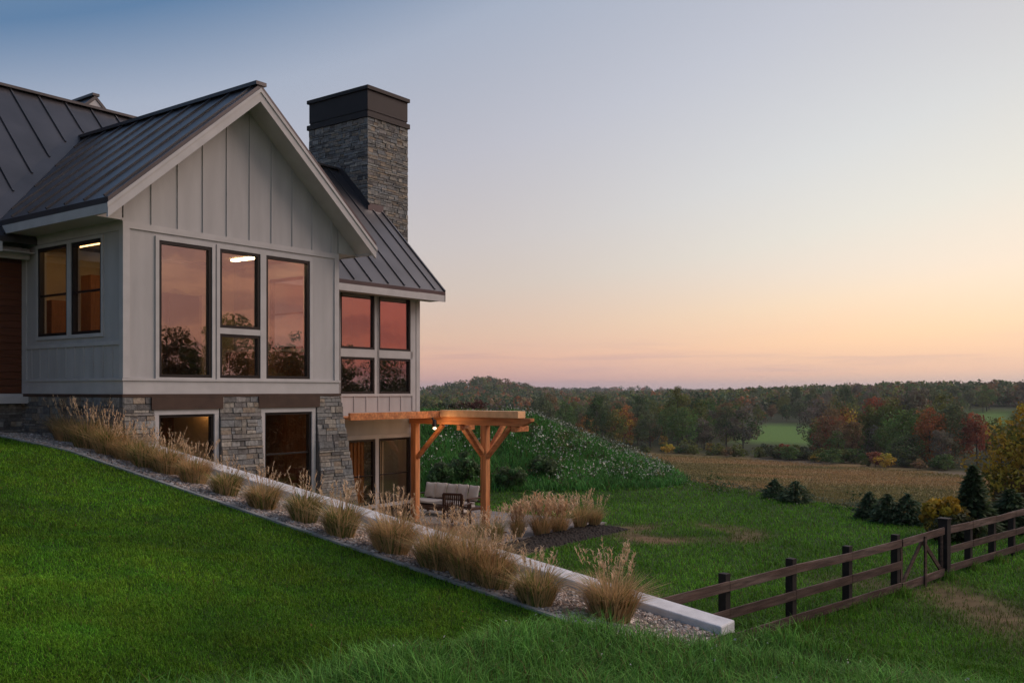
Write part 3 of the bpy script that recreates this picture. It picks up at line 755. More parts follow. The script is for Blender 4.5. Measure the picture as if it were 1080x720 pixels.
# left extension of the bed in front of the stone base is the same strip; pebbles:
def pebbles(name, P, size, label):
    n = len(P)
    base = np.array([(1, 0, 0), (0, 1, 0), (-1, 0, 0), (0, -1, 0), (0, 0, .8), (.7, .7, .35), (-.7, .7, .35), (-.7, -.7, .35), (.7, -.7, .35)])
    fs = [(0, 1, 5), (1, 2, 6), (2, 3, 7), (3, 0, 8), (0, 5, 4), (5, 1, 4), (1, 6, 4), (6, 2, 4), (2, 7, 4), (7, 3, 4), (3, 8, 4), (8, 0, 4)]
    sc_ = size * rng.uniform(.5, 1.4, (n, 1, 1)) * rng.uniform(.7, 1.3, (n, 1, 3)); a = rng.uniform(0, 6.28, n)
    b = base[None] * (1 + rng.uniform(-.2, .2, (n, 9, 3))) * sc_
    x = b[..., 0] * np.cos(a)[:, None] - b[..., 1] * np.sin(a)[:, None]; y = b[..., 0] * np.sin(a)[:, None] + b[..., 1] * np.cos(a)[:, None]
    V = np.stack([x, y, b[..., 2]], -1) + P[:, None, :]
    F = (np.array(fs)[None] + 9 * np.arange(n)[:, None, None]).reshape(-1)
    pal = np.array([(.30, .26, .225), (.20, .175, .155), (.36, .285, .235), (.13, .115, .105), (.42, .385, .35), (.27, .195, .15)])
    c = pal[rng.integers(0, len(pal), n)] * rng.uniform(1.0, 1.6, (n, 1)); c = np.repeat(c, len(fs), 0)
    me = mesh_np(name, V.reshape(-1, 3), np.full(n * len(fs), 3), F, c, mats=[PEB])
    o = obj(name, me); tag(o, label, 'gravel', kind='stuff'); return o
PEB = mat('river_pebbles', (1, 1, 1), .8, .15, 30, attr='col')
n = 24000
ss = rng.uniform(EDGE + .07, WL0 - .05, n); tt = rng.uniform(-6, 11.7, n)
xx, yy = hw(ss, -tt); P = np.stack([xx, yy, height(xx, yy) + .012], -1)
pebbles('gravel', P, .023, 'loose mixed river gravel along the wall')

# ------------------------------------------------------------------ blades of grass
def blades(name, P, H, W, lean, cols, mt, label=None, cat='grass', parent=None, kind='stuff', sub=(0, 0, 0), yaw=None):
    n = len(P); H = np.broadcast_to(H, n); W = np.broadcast_to(W, n)
    ya = rng.uniform(0, 6.283, n) if yaw is None else yaw
    dx, dy = np.cos(ya), np.sin(ya); px, py = -dy, dx
    V = np.empty((n, 5, 3)); L_ = lean * H
    for i, (sg, hh, ww, ll) in enumerate(((-1, 0, .5, 0), (1, 0, .5, 0), (1, .55, .38, .32), (-1, .55, .38, .32), (0, 1, 0, 1))):
        V[:, i, 0] = P[:, 0] + dx * L_ * ll + px * W * ww * sg
        V[:, i, 1] = P[:, 1] + dy * L_ * ll + py * W * ww * sg
        V[:, i, 2] = P[:, 2] + H * hh * np.where(i == 4, 1 - .25 * lean, 1)
    V -= np.array(sub)
    b = 5 * np.arange(n)[:, None]
    F = np.concatenate([b + [0, 1, 2, 3], b + [3, 2, 4]], 1).ravel()
    tot = np.tile([4, 3], n)
    me = mesh_np(name, V.reshape(-1, 3), tot, F, np.repeat(cols, 2, 0), mats=[mt])
    if parent is False: return me
    o = obj(name, me, parent)
    if label: tag(o, label, cat, kind=kind)
    return o
TURF = mat('turf_blades', (1, 1, 1), .7, .1, 1.5, attr='col', spec=.12, trans=.3)
def in_view(x, y, m=60): p = 540 + 997 * x / y; return (p > -m) & (p < 1080 + m)
def gcol(n, base, var=.3, dry=.04):
    c = np.array(base)[None] * rng.uniform(1 - var, 1 + var, (n, 1)) * rng.uniform(.9, 1.1, (n, 3))
    k = rng.random(n) < dry; c[k] = np.array((.16, .13, .05)) * rng.uniform(.7, 1.2, (k.sum(), 1)); return c
# mown upper lawn
def scatter(n, x0, x1, y0, y1, dens_ref):
    """denser near the camera"""
    y = y0 * (y1 / y0) ** rng.random(n); x = (rng.uniform(-.95, .85, n)) * y
    return x, y
x, y = scatter(1350000, 0, 0, 4.6, 22, 1)
s, q = to_h(x, y)
roughline = lambda x, y: y - np.minimum(9.25 + .94 * x, 9.9 - .12 * x)          # >0 : mown, <0 : rough
rl = roughline(x, y) + .5 * (fbm(x * 1.3, y * 1.3, 77) - .5)
k = (s < EDGE - .06) & (rl > 0) & (q < 6)
x, y = x[k], y[k]; d = np.hypot(x, y); n = len(x)
P = np.stack([x, y, height(x, y)], -1); v = fbm(x * .5, y * .5, 55); v2 = fbm(x * 2.5, y * 2.5, 56)
H = rng.uniform(.022, .052, n) * (.75 + .6 * v2); W = .0032 + d * .00036
c = gcol(n, (.108, .255, .018), .65, .02) * (.45 + 1.1 * v)[:, None]; c[:, 0] *= (.75 + .6 * v2)
blades('lawn_grass', P, H, W, rng.uniform(.2, 1.5, n), c, TURF, 'short mown dark green grass on the upper slope')
# rough grass in the foreground
x, y = scatter(220000, 0, 0, 4.4, 16, 1)
s, q = to_h(x, y); t = -q
rl = roughline(x, y) + .5 * (fbm(x * 1.3, y * 1.3, 77) - .5)
k = ((rl < .15) | ((s > EDGE) & (s < .85) & (t > 11.76))) & (s < 9) & ((s > WL1 + .05) | (s < EDGE) | (t > 11.85) | ((rl < -.1) & (t > 10.6) & (s < WL0 - .1)))
x, y = x[k], y[k]; n = len(x); d = np.hypot(x, y)
P = np.stack([x, y, height(x, y)], -1); v2 = fbm(x * 1.6, y * 1.6, 58)
H = rng.uniform(.10, .33, n) * (.30 + 1.15 * v2); W = .004 + d * .0006
c = gcol(n, (.12, .275, .05), .6, .07) * (.75 + .5 * v2)[:, None]
blades('rough_grass', P, H, W, rng.uniform(.2, 1.3, n), c, TURF, 'long unmown tufted grass in the foreground')
# lower lawn
x, y = scatter(590000, 0, 0, 9, 60, 1)
s, q = to_h(x, y); t = -q
e = (x - 7.2) * .826 + (y - 39.7) * .563
k = (s > .75) & ~((rl_ := roughline(x, y)) < .15) & (e < 14) & ~((s > 5.6) & (s < 15.5) & (q > -2.2)) & ~((s < 13) & (q > 0)) & ~((y > 36.5) & (x < 9) & (height(x, y) > -3.95))
x, y = x[k], y[k]; n = len(x); d = np.hypot(x, y)
gcx = ground_cols(x, y); bare = np.clip((gcx[:, 0] - .034) / .10, 0, 1)
keep = rng.random(n) > bare * .85; x, y, bare, d = x[keep], y[keep], bare[keep], d[keep]; n = len(x)
P = np.stack([x, y, height(x, y)], -1); v = fbm(x * .45, y * .45, 61); v2 = fbm(x * 1.8, y * 1.8, 62)
H = rng.uniform(.05, .13, n) * (.6 + .8 * v2); W = .004 + d * .00058
c = gcol(n, (.100, .240, .022), .55, .03) * (.45 + 1.1 * v)[:, None]; c = c * (1 - bare[:, None] * .7) + np.array((.15, .12, .05)) * bare[:, None] * .7
blades('meadow_grass', P, H, W, rng.uniform(.2, 1.3, n), c, TURF, 'lower lawn grass between patio and fence')
# mound
n = 90000
x = rng.uniform(-17, 11, n); y = rng.uniform(36, 50, n)
k = (height(x, y) > -4.0 + .02 * 0) & (x < 10); x, y = x[k], y[k]; n = len(x)
s, q = to_h(x, y); k = ~((s < 15.5) & (q > -1)); x, y = x[k], y[k]; n = len(x)
P = np.stack([x, y, height(x, y)], -1); v2 = fbm(x * .7, y * .7, 63)
H = rng.uniform(.15, .45, n) * (.5 + .9 * v2); c = gcol(n, (.095, .26, .06), .5, .04) * (.6 + .8 * v2)[:, None]
blades('mound_grass', P, H, rng.uniform(.02, .045, n), rng.uniform(.3, 1.1, n), c, TURF, 'tall dark green growth on the planted mound', 'meadow')
def weeds(name, n, x0, x1, y0, y1, ok, label):
    x = rng.uniform(x0, x1, n); y = rng.uniform(y0, y1, n); k = ok(x, y); x, y = x[k], y[k]; n = len(x); per = 46; z = height(x, y)
    R_ = rng.uniform(.15, .55, n); Hh = R_ * rng.uniform(.8, 1.9, n); o = rng.normal(0, 1, (n, per, 3)); o /= np.linalg.norm(o, axis=2, keepdims=True); o *= rng.uniform(.4, 1, (n, per, 1))
    Pn = (np.stack([x, y, z + Hh * .45], -1)[:, None] + o * np.stack([R_, R_, Hh * .6], -1)[:, None]).reshape(-1, 3); m = len(Pn)
    a = rng.normal(0, 1, (m, 3)); a /= np.linalg.norm(a, axis=1, keepdims=True); b = np.cross(a, rng.normal(0, 1, (m, 3))); b /= np.linalg.norm(b, axis=1, keepdims=True); sz = rng.uniform(.03, .085, (m, 1))
    V = np.stack([Pn - a * sz, Pn - b * sz * .4, Pn + a * sz, Pn + b * sz * .4], 1).reshape(-1, 3)
    pal = np.array([(.06, .14, .045), (.10, .17, .05), (.05, .10, .04), (.17, .16, .06), (.12, .13, .075)]); c = np.repeat(pal[rng.integers(0, 5, n)] * rng.uniform(.6, 1.3, (n, 1)), per, 0) * rng.uniform(.7, 1.3, (m, 1))
    ob = obj(name, mesh_np(name, V, np.full(m, 4), np.arange(4 * m), c, mats=[TURF])); tag(ob, label, 'weeds', kind='stuff')
weeds('mound_weeds', 1100, -17, 10, 37, 49, lambda x, y: (height(x, y) > -3.9) & (fbm(x * .5, y * .5, 81) > .47), 'knee high weeds in patches over the mound')
weeds('crest_weeds', 260, 4, 22, 24, 44, lambda x, y: np.abs((x - 7.2) * .826 + (y - 39.7) * .563 - 1.5) < 1.6, 'low weeds along the crest behind the lower lawn')
def tufts(name, P, size, cols, label, cat):
    """tiny flower heads: crossed small faces"""
    n = len(P); o = rng.normal(0, 1, (n, 4, 3)); o /= np.linalg.norm(o, axis=2, keepdims=True)
    V = P[:, None, :] + o * np.reshape(size, (-1, 1, 1)); b = 4 * np.arange(n)[:, None]
    F = np.concatenate([b + [0, 1, 2], b + [0, 2, 3], b + [0, 1, 3], b + [1, 2, 3]], 1).ravel()
    me = mesh_np(name, V.reshape(-1, 3), np.full(4 * n, 3), F, np.repeat(cols, 4, 0), mats=[TURF])
    ob = obj(name, me); tag(ob, label, cat, kind='stuff'); return ob
n = 16000
x = rng.uniform(-17, 12.5, n); y = rng.uniform(36.5, 49, n); hh = height(x, y); v = fbm(x * .55 + 4, y * .55, 71)
ridge_ = np.clip(1 - np.abs(y - 44) / 4, 0, 1)
k = (hh > -3.9) & (rng.random(n) < np.clip((v - .52) * 5 + .7 * ridge_ * (x > 0), 0, .8)); x, y, hh = x[k], y[k], hh[k]; n = len(x)
tufts('mound_flowers', np.stack([x, y, hh + rng.uniform(.2, .5, n)], -1), rng.uniform(.025, .075, n), np.array((.66, .66, .55)) * rng.uniform(.5, 1.1, (n, 1)), 'small pale flower heads scattered over the mound', 'flowers')
# crest of the lower lawn: pale weeds
n = 3000
tt_ = rng.uniform(-2, 24, n); ee = rng.normal(1.5, 1.6, n); x = 7.2 + .563 * tt_ + .826 * ee; y = 39.7 - .826 * tt_ + .563 * ee
tufts('weed_heads', np.stack([x, y, height(x, y) + rng.uniform(.1, .3, n)], -1), rng.uniform(.02, .045, n), np.array((.30, .32, .22)) * rng.uniform(.5, 1.1, (n, 1)), 'pale seeding weeds along the crest of the lower lawn', 'weeds')
n = 170
x = rng.uniform(-1, 7, n); y = rng.uniform(7.5, 10.5, n); k = roughline(x, y) < -.2; x, y = x[k], y[k]; n = len(x)
tufts('clover_flowers', np.stack([x, y, height(x, y) + rng.uniform(.12, .25, n)], -1), rng.uniform(.006, .018, n), np.array((.6, .58, .52)) * np.ones((n, 1)), 'small white clover heads in the rough grass', 'flowers')
n = 260
x, y = scatter(n, 0, 0, 5.5, 20, 1); s, q = to_h(x, y); k = (s < EDGE - .1) & (q < 5); x, y = x[k], y[k]; n = len(x)
tufts('fallen_leaves', np.stack([x, y, height(x, y) + rng.uniform(.04, .07, n)], -1), rng.uniform(.010, .022, n), np.array((.34, .19, .07)) * rng.uniform(.4, 1.2, (n, 1)), 'few dry fallen leaves on the upper lawn', 'leaves')
# hay field stubble
n = 150000
y = rng.uniform(85, 300, n); x = rng.uniform(-.02, .62, n) * y; e = (x - 7.2) * .826 + (y - 39.7) * .563
k = (e > 38) & (y < 285 - (x / y - .15) * 240 - 8); x, y = x[k], y[k]; n = len(x); v = sm((fbm(x * .03, y * .10, 41) - .28) / .45)
P = np.stack([x, y, height(x, y)], -1)
c = (np.array((.38, .235, .105))[None] * (1 - v)[:, None] + np.array((.19, .17, .06))[None] * v[:, None]) * rng.uniform(.6, 1.3, (n, 1))
blades('field_grass', P, rng.uniform(.15, .45, n), rng.uniform(.10, .22, n), rng.uniform(.2, .9, n), c, TURF, 'tall tan hay grass covering the valley field', 'field')

# ------------------------------------------------------------------ ornamental grasses
LEAFM = mat('grass_leaves', (1, 1, 1), .6, .12, 4, attr='col', trans=.3)
def clump_meshes(seed, n, h, spread, green, plume_n, plume_len, feather):
    global rng
    old = rng; rng = np.random.default_rng(seed)
    a = rng.uniform(0, 6.283, n); rad = .13 * spread * np.sqrt(rng.random(n)); P = np.stack([np.cos(a) * rad, np.sin(a) * rad, np.zeros(n) - .03], -1)
    H = h * rng.uniform(.5, 1.0, n); ya = a + rng.normal(0, .5, n)
    tanc = np.array((.62, .42, .21)); gr = np.array((.17, .21, .05)); k = (rng.random(n) < green)[:, None]
    c = np.where(k, gr, tanc) * rng.uniform(.6, 1.3, (n, 1))
    lm = blades('leaves', P, H, rng.uniform(.007, .014, n), rng.uniform(.12, 1.0, n) * spread, c, LEAFM, parent=False, yaw=ya)
    # stems with soft seed heads
    m = plume_n; a = rng.uniform(0, 6.283, m); ln = rng.uniform(.1, .5, m) * spread; hh = h * rng.uniform(.85, 1.25, m)
    tip = np.stack([np.cos(a) * ln * hh, np.sin(a) * ln * hh, hh], -1)
    per = 16; f_ = rng.random((m, per)); 
    base = tip[:, None, :] * (1 - (plume_len / hh)[:, None, None] * f_[..., None])
    Pp = base.reshape(-1, 3); nn = len(Pp)
    cp = np.array((.72, .52, .33)) * rng.uniform(.65, 1.25, (nn, 1))
    pm = blades('seed_heads', np.concatenate([Pp, np.stack([tip[:, 0] * .05, tip[:, 1] * .05, np.zeros(m)], -1)]),
                np.concatenate([rng.uniform(.02, .06, nn) * feather, hh]), np.concatenate([rng.uniform(.006, .012, nn) * feather, np.full(m, .004)]),
                np.concatenate([rng.uniform(.3, 1.6, nn), np.hypot(tip[:, 0], tip[:, 1]) / hh]),
                np.concatenate([cp, np.tile((.42, .29, .15), (m, 1))]), LEAFM, parent=False,
                yaw=np.concatenate([rng.uniform(0, 6.28, nn), a]))
    rng = old
    return lm, pm
CL = [clump_meshes(1, 1000, .55, 1.1, .38, 24, .14, 1), clump_meshes(2, 1150, .57, 1.2, .26, 32, .13, 1), clump_meshes(3, 1000, .54, 1.1, .5, 18, .15, 1), clump_meshes(4, 1200, .55, 1.2, .14, 34, .14, 1)]
TALL = [clump_meshes(5, 620, .92, .72, .22, 60, .28, 1.6), clump_meshes(6, 560, .85, .9, .55, 26, .22, 1.2), clump_meshes(7, 620, .95, .95, .15, 80, .32, 2.4), clump_meshes(8, 560, .80, 1.25, .12, 46, .36, 3.0), clump_meshes(9, 620, .82, 1.0, .3, 30, .24, 1.4)]
_old = [clump_meshes(5, 620, .92, .72, .22, 60, .28, 1.6), clump_meshes(6, 560, .85, .8, .55, 26, .22, 1.2), clump_meshes(7, 620, .95, .85, .15, 80, .32, 2.4)]
r = random.Random(9)
def grass_clump(x, y, z, ms, k, label, group, name='ornamental_grass'):
    e = empty(name, (x, y, z), r.uniform(0, 6.28)); e.scale = (k, k, k * r.uniform(.92, 1.08))
    tag(e, label, 'ornamental grass', group)
    obj('leaves', ms[0], e); obj('seed_heads', ms[1], e)
bed = [(74, 466, 3, 1.22), (94, 474, 1, 1.15), (115, 480, 0, 1.15), (134, 486, 3, 1.0), (153, 493, 2, 1.0), (176, 500, 1, 1.0), (205, 510, 3, .95), (239, 523, 2, .92), (278, 537, 1, .90), (321, 551, 2, .95), (360, 566, 0, 1.02), (414, 583, 3, 1.08),
       (462, 600, 1, 1.08), (497, 612, 3, 1.15), (520, 620, 1, .98), (566, 638, 0, .98), (645, 655, 3, 1.08)]
bl = ['topmost in the bed, against the stone corner', 'second from the top, thick and straw coloured', 'third from the top, tallest plumes before the left wall', 'fourth from the top, greener at its foot', 'fifth from the top, before the house corner',
      'in front of the first basement window, wide and tan', 'under the right half of the first basement window', 'small and green, right below the wide stone pier', 'low and broad, below the right edge of the wide stone pier',
      'compact and green, under the second basement window', 'greenish with loose tips, right of the second basement window', 'bushy tan, below the patio glass doors', 'tan with green heart, left of the pergola post',
      'large tan mass below the lounge furniture', 'right half of the large tan mass by the wall', 'olive and sprawling, second from the lower end', 'round tan one, last before the wall end']
for (px, py, ki, k), lb in zip(bed, bl):
    x, y, z = ray_ground(px, py); grass_clump(x, y, z, CL[ki], k * 1.13, 'Ornamental grass clump ' + lb, 'ornamental grasses in the gravel bed')
# those growing below the wall, only their tops showing, and those round the patio
def at_hq(s, q): x, y = hw(s, q); return x, y, float(height(x, y))
low = [(2.0, -2.2, 1, 1.9, 'Tall plumed grass below the wall, in front of second basement window'), (3.0, -1.4, 2, 2.0, 'Tall plumed grass below the wall, before the right stone pier'), (5.3, -1.0, 0, 1.45, 'Tall feathery grass below the wall, left of patio glass doors'),
       (7.0, -.6, 2, .8, 'Plumed grass beside the patio, before the glass doors'), (8.6, -1.1, 2, .65, 'Bushy tan grass in front of the armchair')]
for s, q, ki, k, lb in low: x, y, z = at_hq(s, q); grass_clump(x, y, z, TALL[ki], k, lb, 'tall grasses below the wall')
pat = [(504, 570, 1, 'greenish tuft left of the pergola post'), (524, 572, 1, 'dark green tuft right of the pergola post'), (546, 566, 2, 'rust tuft, second right of the pergola post'), (571, 564, 3, 'pale plumed tuft in the patio border'),
       (590, 561, 3, 'broad plumed tuft, middle of the patio border'), (612, 557, 4, 'brown tuft, last but one in the patio border'), (627, 555, 4, 'brown tuft at the right end of the patio border')]
for (px, py, ki, lb), kk in zip(pat, (.85, .9, .95, 1.15, 1.1, 1.12, 1.0)):
    Yd = 4.1 * 997 / (py - 412); x = (px - 540) / 997 * Yd; grass_clump(x, Yd, -4.1, TALL[ki], kk, 'Ornamental grass, ' + lb, 'grasses of the patio border')

# ------------------------------------------------------------------ fence and gate
FW = mat('brown_stained_timber', (.050, .027, .020), .8, .5, 2, .5, 14, stretch=(1, 1, 12), col2=(.085, .055, .045))
FWL = mat('weathered_rail', (.082, .046, .036), .8, .5, 2, .5, 14, stretch=(1, 1, 12), col2=(.13, .090, .075))
FP = mat('black_post', (.018, .014, .013), .75, .3, 5, .2)
FA = Vector((3.43, 15.0)); FD = Vector((.726, .688)); FN = Vector((-.688, .726))   # along the fence; towards its far side
def fpt(l, off=0, z=0): p = FA + FD * l + FN * off; return (p.x, p.y, z)
def fg(l): p = FA + FD * min(l, 10.5); return float(height(p.x, p.y))
SPC = 2.03
def fence(name, posts, l0_, l1, label, tops=True, sub=None):
    p = FA + FD * posts[0]; base = (p.x, p.y, fg(posts[0])); e = empty(name, base); tag(e, label, 'fence')
    for l in posts:
        g = fg(l); m = MB(); m.beam(fpt(l, .07, g - 1.2), fpt(l, .07, g + (1.24 if tops else 1.0)), .14, .14, up=(FN.x, FN.y, 0)); m.build('post', FP, e, base, bevel=.006)
    for zc in (1.06, .62, .20):
        ends = [l0_] + [l for l in posts if l0_ + .5 < l < l1 - .5] + [l1]; j = [r.uniform(-.016, .016) for _ in ends]
        for i in range(len(ends) - 1):
            a, b = ends[i] + .004, ends[i + 1] - .004; m = MB()
            m.beam(fpt(a, -.02 + r.uniform(-.004, .004), fg(a) + zc + j[i] + r.uniform(-.006, .006)), fpt(b, -.02, fg(b) + zc + j[i + 1]), .035, .155 + r.uniform(-.006, .006)); m.build('rail', FWL if zc > 1 else FW, e, base, bevel=.004)
    return e
fence('rail_fence', [0, SPC, 2 * SPC, 3 * SPC], -2.25, 3 * SPC + .07, 'brown three rail fence running from the retaining wall to the gate')
GP = 4.147 * SPC
fence('rail_fence', [GP + 1.45, GP + 2.9, GP + 4.2, GP + 6.2, GP + 8.2, GP + 10.2], GP + .075, GP + 11.2, 'brown three rail fence right of the gate, climbing out of view', tops=False)
p = FA + FD * GP; base = (p.x, p.y, fg(GP)); e = empty('gate_post', base); tag(e, 'thick black post at the right of the field gate', 'post')
m = MB(); m.beam(fpt(GP, .03, base[2] - .3), fpt(GP, .03, base[2] + 1.3), .2, .2, up=(FN.x, FN.y, 0)); m.build('shaft', FP, e, base, bevel=.008)
m = MB(); m.beam(fpt(GP, .03, base[2] + 1.302), fpt(GP, .03, base[2] + 1.335), .24, .24, up=(FN.x, FN.y, 0)); m.build('post_cap', FP, e, base)
g0, g1 = 3 * SPC + .12, GP - .14; gm_ = (g0 + g1) / 2; p = FA + FD * g0; base = (p.x, p.y, fg(g0))
e = empty('field_gate', base); tag(e, 'brown timber field gate with cross braces in the rail fence', 'gate'); z = base[2]
for nm, a, b, mt, wd in (('top_rail', (g0, 1.06), (g1, 1.10), FWL, .16), ('bottom_rail', (g0, .16), (g1, .20), FWL, .16)):
    m = MB(); m.beam(fpt(a[0], -.02, z + a[1]), fpt(b[0], -.02, z + b[1]), .035, wd); m.build(nm, mt, e, base, bevel=.004)
for a, b in (((gm_, 1.0), (g0 + .06, .2)), ((gm_, 1.0), (g1 - .06, .24))):
    m = MB(); m.beam(fpt(a[0], .02, z + a[1]), fpt(b[0], .02, z + b[1]), .035, .10); m.build('brace', FW, e, base, bevel=.004)
m = MB(); m.beam(fpt(gm_, -.05, z + .0), fpt(gm_, -.05, z + 1.1), .10, .035, up=(FN.x, FN.y, 0)); m.build('centre_board', FW, e, base, bevel=.004)
for l, nm in ((g0 + .03, 'hinge_stile'), (g1 - .03, 'latch_stile')):
    m = MB(); m.beam(fpt(l, .02, z + .1), fpt(l, .02, z + 1.12), .09, .035, up=(FN.x, FN.y, 0)); m.build(nm, FW, e, base, bevel=.004)

ls_ = np.concatenate([rng.normal(l, .12, 260) for l in (0, SPC, 2 * SPC, 3 * SPC, GP, GP + 1.45, GP + 2.9)] + [rng.uniform(-2.2, 3 * SPC, 1800)])
of_ = rng.normal(0, .13, len(ls_)); x = FA.x + FD.x * ls_ + FN.x * of_; y = FA.y + FD.y * ls_ + FN.y * of_; n = len(x)
blades('fence_grass', np.stack([x, y, height(x, y)], -1), rng.uniform(.10, .34, n), rng.uniform(.008, .016, n), rng.uniform(.2, 1.1, n), gcol(n, (.11, .25, .03), .5, .12), TURF, 'long untrimmed grass along the foot of the fence')

# ------------------------------------------------------------------ garden furniture
DW = mat('dark_teak', (.065, .030, .018), .5, .25, 6, .1)
CUSH = mat('oatmeal_cushion', (.48, .44, .40), .9, .06, 8, .15, 30)
zf = -4.08
sofa = hempty('garden_sofa', 14.0, 4.0, zf); tag(sofa, 'dark wood outdoor sofa with pale back cushions on the patio', 'sofa'); SS_ = (14.0, 4.0, zf)
q0, q1 = 2.85, 5.35; sf, sb = 13.5, 14.35
m = MB(); m.box(sf, sb, q0, q1, zf + .26, zf + .34); m.box(sf, sf + .06, q0, q1, zf + .18, zf + .26); hbx = m.build('seat_frame', DW, sofa, SS_, bevel=.006)
for a in (sf, sb - .07):
    for b in (q0, q1 - .07):
        m = MB(); m.box(a, a + .07, b, b + .07, zf, zf + (.62 if a == sf else .95)); m.build('leg', DW, sofa, SS_, bevel=.006)
for b in (q0, q1 - .07):
    m = MB(); m.box(sf - .02, sb, b - .01, b + .08, zf + .622, zf + .66); m.build('armrest', DW, sofa, SS_, bevel=.006)
m = MB()
for z in (.45, .62, .79, .92): m.box(sb - .05, sb - .01, q0 + .07, q1 - .07, zf + z, zf + z + .06)
m.build('back_frame', DW, sofa, SS_, bevel=.005)
def cushion(name, c, dims, tilt, parent, sub, yaw=0):
    import bmesh
    bm = bmesh.new(); bmesh.ops.create_cube(bm, size=1); bmesh.ops.subdivide_edges(bm, edges=bm.edges, cuts=5, use_grid_fill=True)
    for v in bm.verts:
        x, y, z = v.co * 2; k = 1 - .75 * max(abs(y) ** 3, abs(z) ** 3)
        e_ = 1 - .10 * (1 - abs(y)) * abs(z) - .0; e2_ = 1 - .10 * (1 - abs(z)) * abs(y)
        v.co = Vector((x / 2 * dims[0] * k, y / 2 * dims[1] * e2_, z / 2 * dims[2] * e_))
    from mathutils import Matrix
    bm.transform(Matrix.Translation(Vector(c) - Vector(sub)) @ Matrix.Rotation(yaw, 4, 'Z') @ Matrix.Rotation(tilt, 4, 'Y'))
    me = bpy.data.meshes.new(name); bm.to_mesh(me); bm.free(); me.materials.append(CUSH); me.polygons.foreach_set('use_smooth', [True] * len(me.polygons))
    o = obj(name, me, parent); b = o.modifiers.new('s', 'SUBSURF'); b.levels = 1; b.render_levels = 1; return o
for i in range(2): cushion('seat_cushion', (13.88, q0 + .68 + i * 1.18, zf + .42), (.74, 1.17, .17), 0, sofa, SS_)
for i in range(5): cushion('back_cushion', (14.13, q0 + .32 + i * .465, zf + .76 + .012 * (i % 2)), (.26, .43, .52), R(14), sofa, SS_, R((-6, 4, -3, 6, 2)[i]))
ax, ay = hw(12.35, 2.35)
arm = empty('armchair', (ax, ay, zf), TH + R(-70)); tag(arm, 'dark wood slatted armchair with pale seat, back turned to us', 'armchair')
def ab(fn, name, m_=DW, bevel=.006): m = MB(); fn(m); return m.build(name, m_, arm, bevel=bevel)
for a in (-.33, .27):
    ab(lambda m: m.box(a, a + .06, .30, .36, 0, .62), 'leg')
    ab(lambda m: m.beam((a + .03, -.33, 0), (a + .03, -.42, .98), .06, .06, up=(1, 0, 0)), 'leg')
    ab(lambda m: m.box(a - .015, a + .075, -.40, .38, .622, .655), 'armrest')
ab(lambda m: m.box(-.30, .30, -.34, .34, .28, .34), 'seat_frame')
def slats(m):
    for i in range(9): x = -.24 + i * .06; m.beam((x, -.355, .40), (x, -.425, .97), .038, .02, up=(0, 1, 0))
    m.beam((-.30, -.36, .42), (.30, -.36, .42), .05, .06); m.beam((-.30, -.43, .98), (.30, -.43, .98), .05, .07)
ab(slats, 'backrest')
cushion('seat_cushion', (0, 0, .41), (.60, .64, .13), 0, arm, (0, 0, 0))

# ------------------------------------------------------------------ trees and shrubs
BARK = mat('bark', (.075, .058, .045), .9, .3, 6, .4, 20)
BARKP = mat('pale_bark', (.30, .28, .25), .9, .3, 6, .4, 20)
FOL = mat('foliage', (1, 1, 1), .65, .12, .6, attr='col', spec=.2, trans=.35)
def at(px, Yd, dz=0): x = (px - 540) / 997 * Yd; return (x, Yd, float(height(x, Yd)) + dz)
HUES = {'dark green': (0.065, 0.117, 0.039), 'olive': (0.153, 0.177, 0.043), 'green': (0.108, 0.183, 0.047), 'rust': (0.326, 0.130, 0.043), 'orange': (0.479, 0.193, 0.043), 'brown': (0.217, 0.146, 0.070),
        'grey brown': (0.184, 0.165, 0.117), 'yellow': (0.543, 0.387, 0.058), 'dull green': (0.120, 0.146, 0.069), 'red': (0.294, 0.094, 0.047)}
def crown_np(g, h, rx, cb, ncl, per, leaf, hue, var=.35, second=None, openness=1.0):
    """leaf-sized faces in clumps spread through the crown; returns V,(faces,3) colours"""
    u = g.normal(0, 1, (ncl, 3)); u /= np.linalg.norm(u, axis=1, keepdims=True)
    rad = g.uniform(.25, 1.0, ncl) ** .6
    C = u * rad[:, None] * np.array((rx, rx, (h - cb) / 2)) + np.array((0, 0, (h + cb) / 2))
    C[:, :2] *= (1.12 - .45 * np.clip((C[:, 2] - cb) / (h - cb), 0, 1) ** 2)[:, None]
    cr_ = rx * g.uniform(.22, .42, ncl) * openness
    o = g.normal(0, 1, (ncl, per, 3)); o /= np.linalg.norm(o, axis=2, keepdims=True); o *= g.uniform(.45, 1.0, (ncl, per, 1)) ** .5
    Pn = (C[:, None] + o * cr_[:, None, None] * np.array((1, 1, .8))).reshape(-1, 3)
    n = len(Pn); nr = o.reshape(-1, 3) + g.normal(0, .6, (n, 3)); nr /= np.linalg.norm(nr, axis=1, keepdims=True)
    a = np.cross(nr, g.normal(0, 1, (n, 3))); a /= np.linalg.norm(a, axis=1, keepdims=True); b = np.cross(nr, a)
    sz = leaf * g.uniform(.55, 1.25, (n, 1)); a = a * sz; b = b * sz * .62
    V = np.stack([Pn - a, Pn - b * .9, Pn + a, Pn + b], 1)
    cc = np.array(hue) * g.uniform(1 - var, 1 + var, (ncl, 1)) * g.uniform(.88, 1.12, (ncl, 3))
    if second is not None:
        k = g.random(ncl) < .3; cc[k] = np.array(second) * g.uniform(.7, 1.25, (k.sum(), 1))
    c = np.repeat(cc, per, 0) * g.uniform(.75, 1.3, (n, 1))
    return V.reshape(-1, 3), c
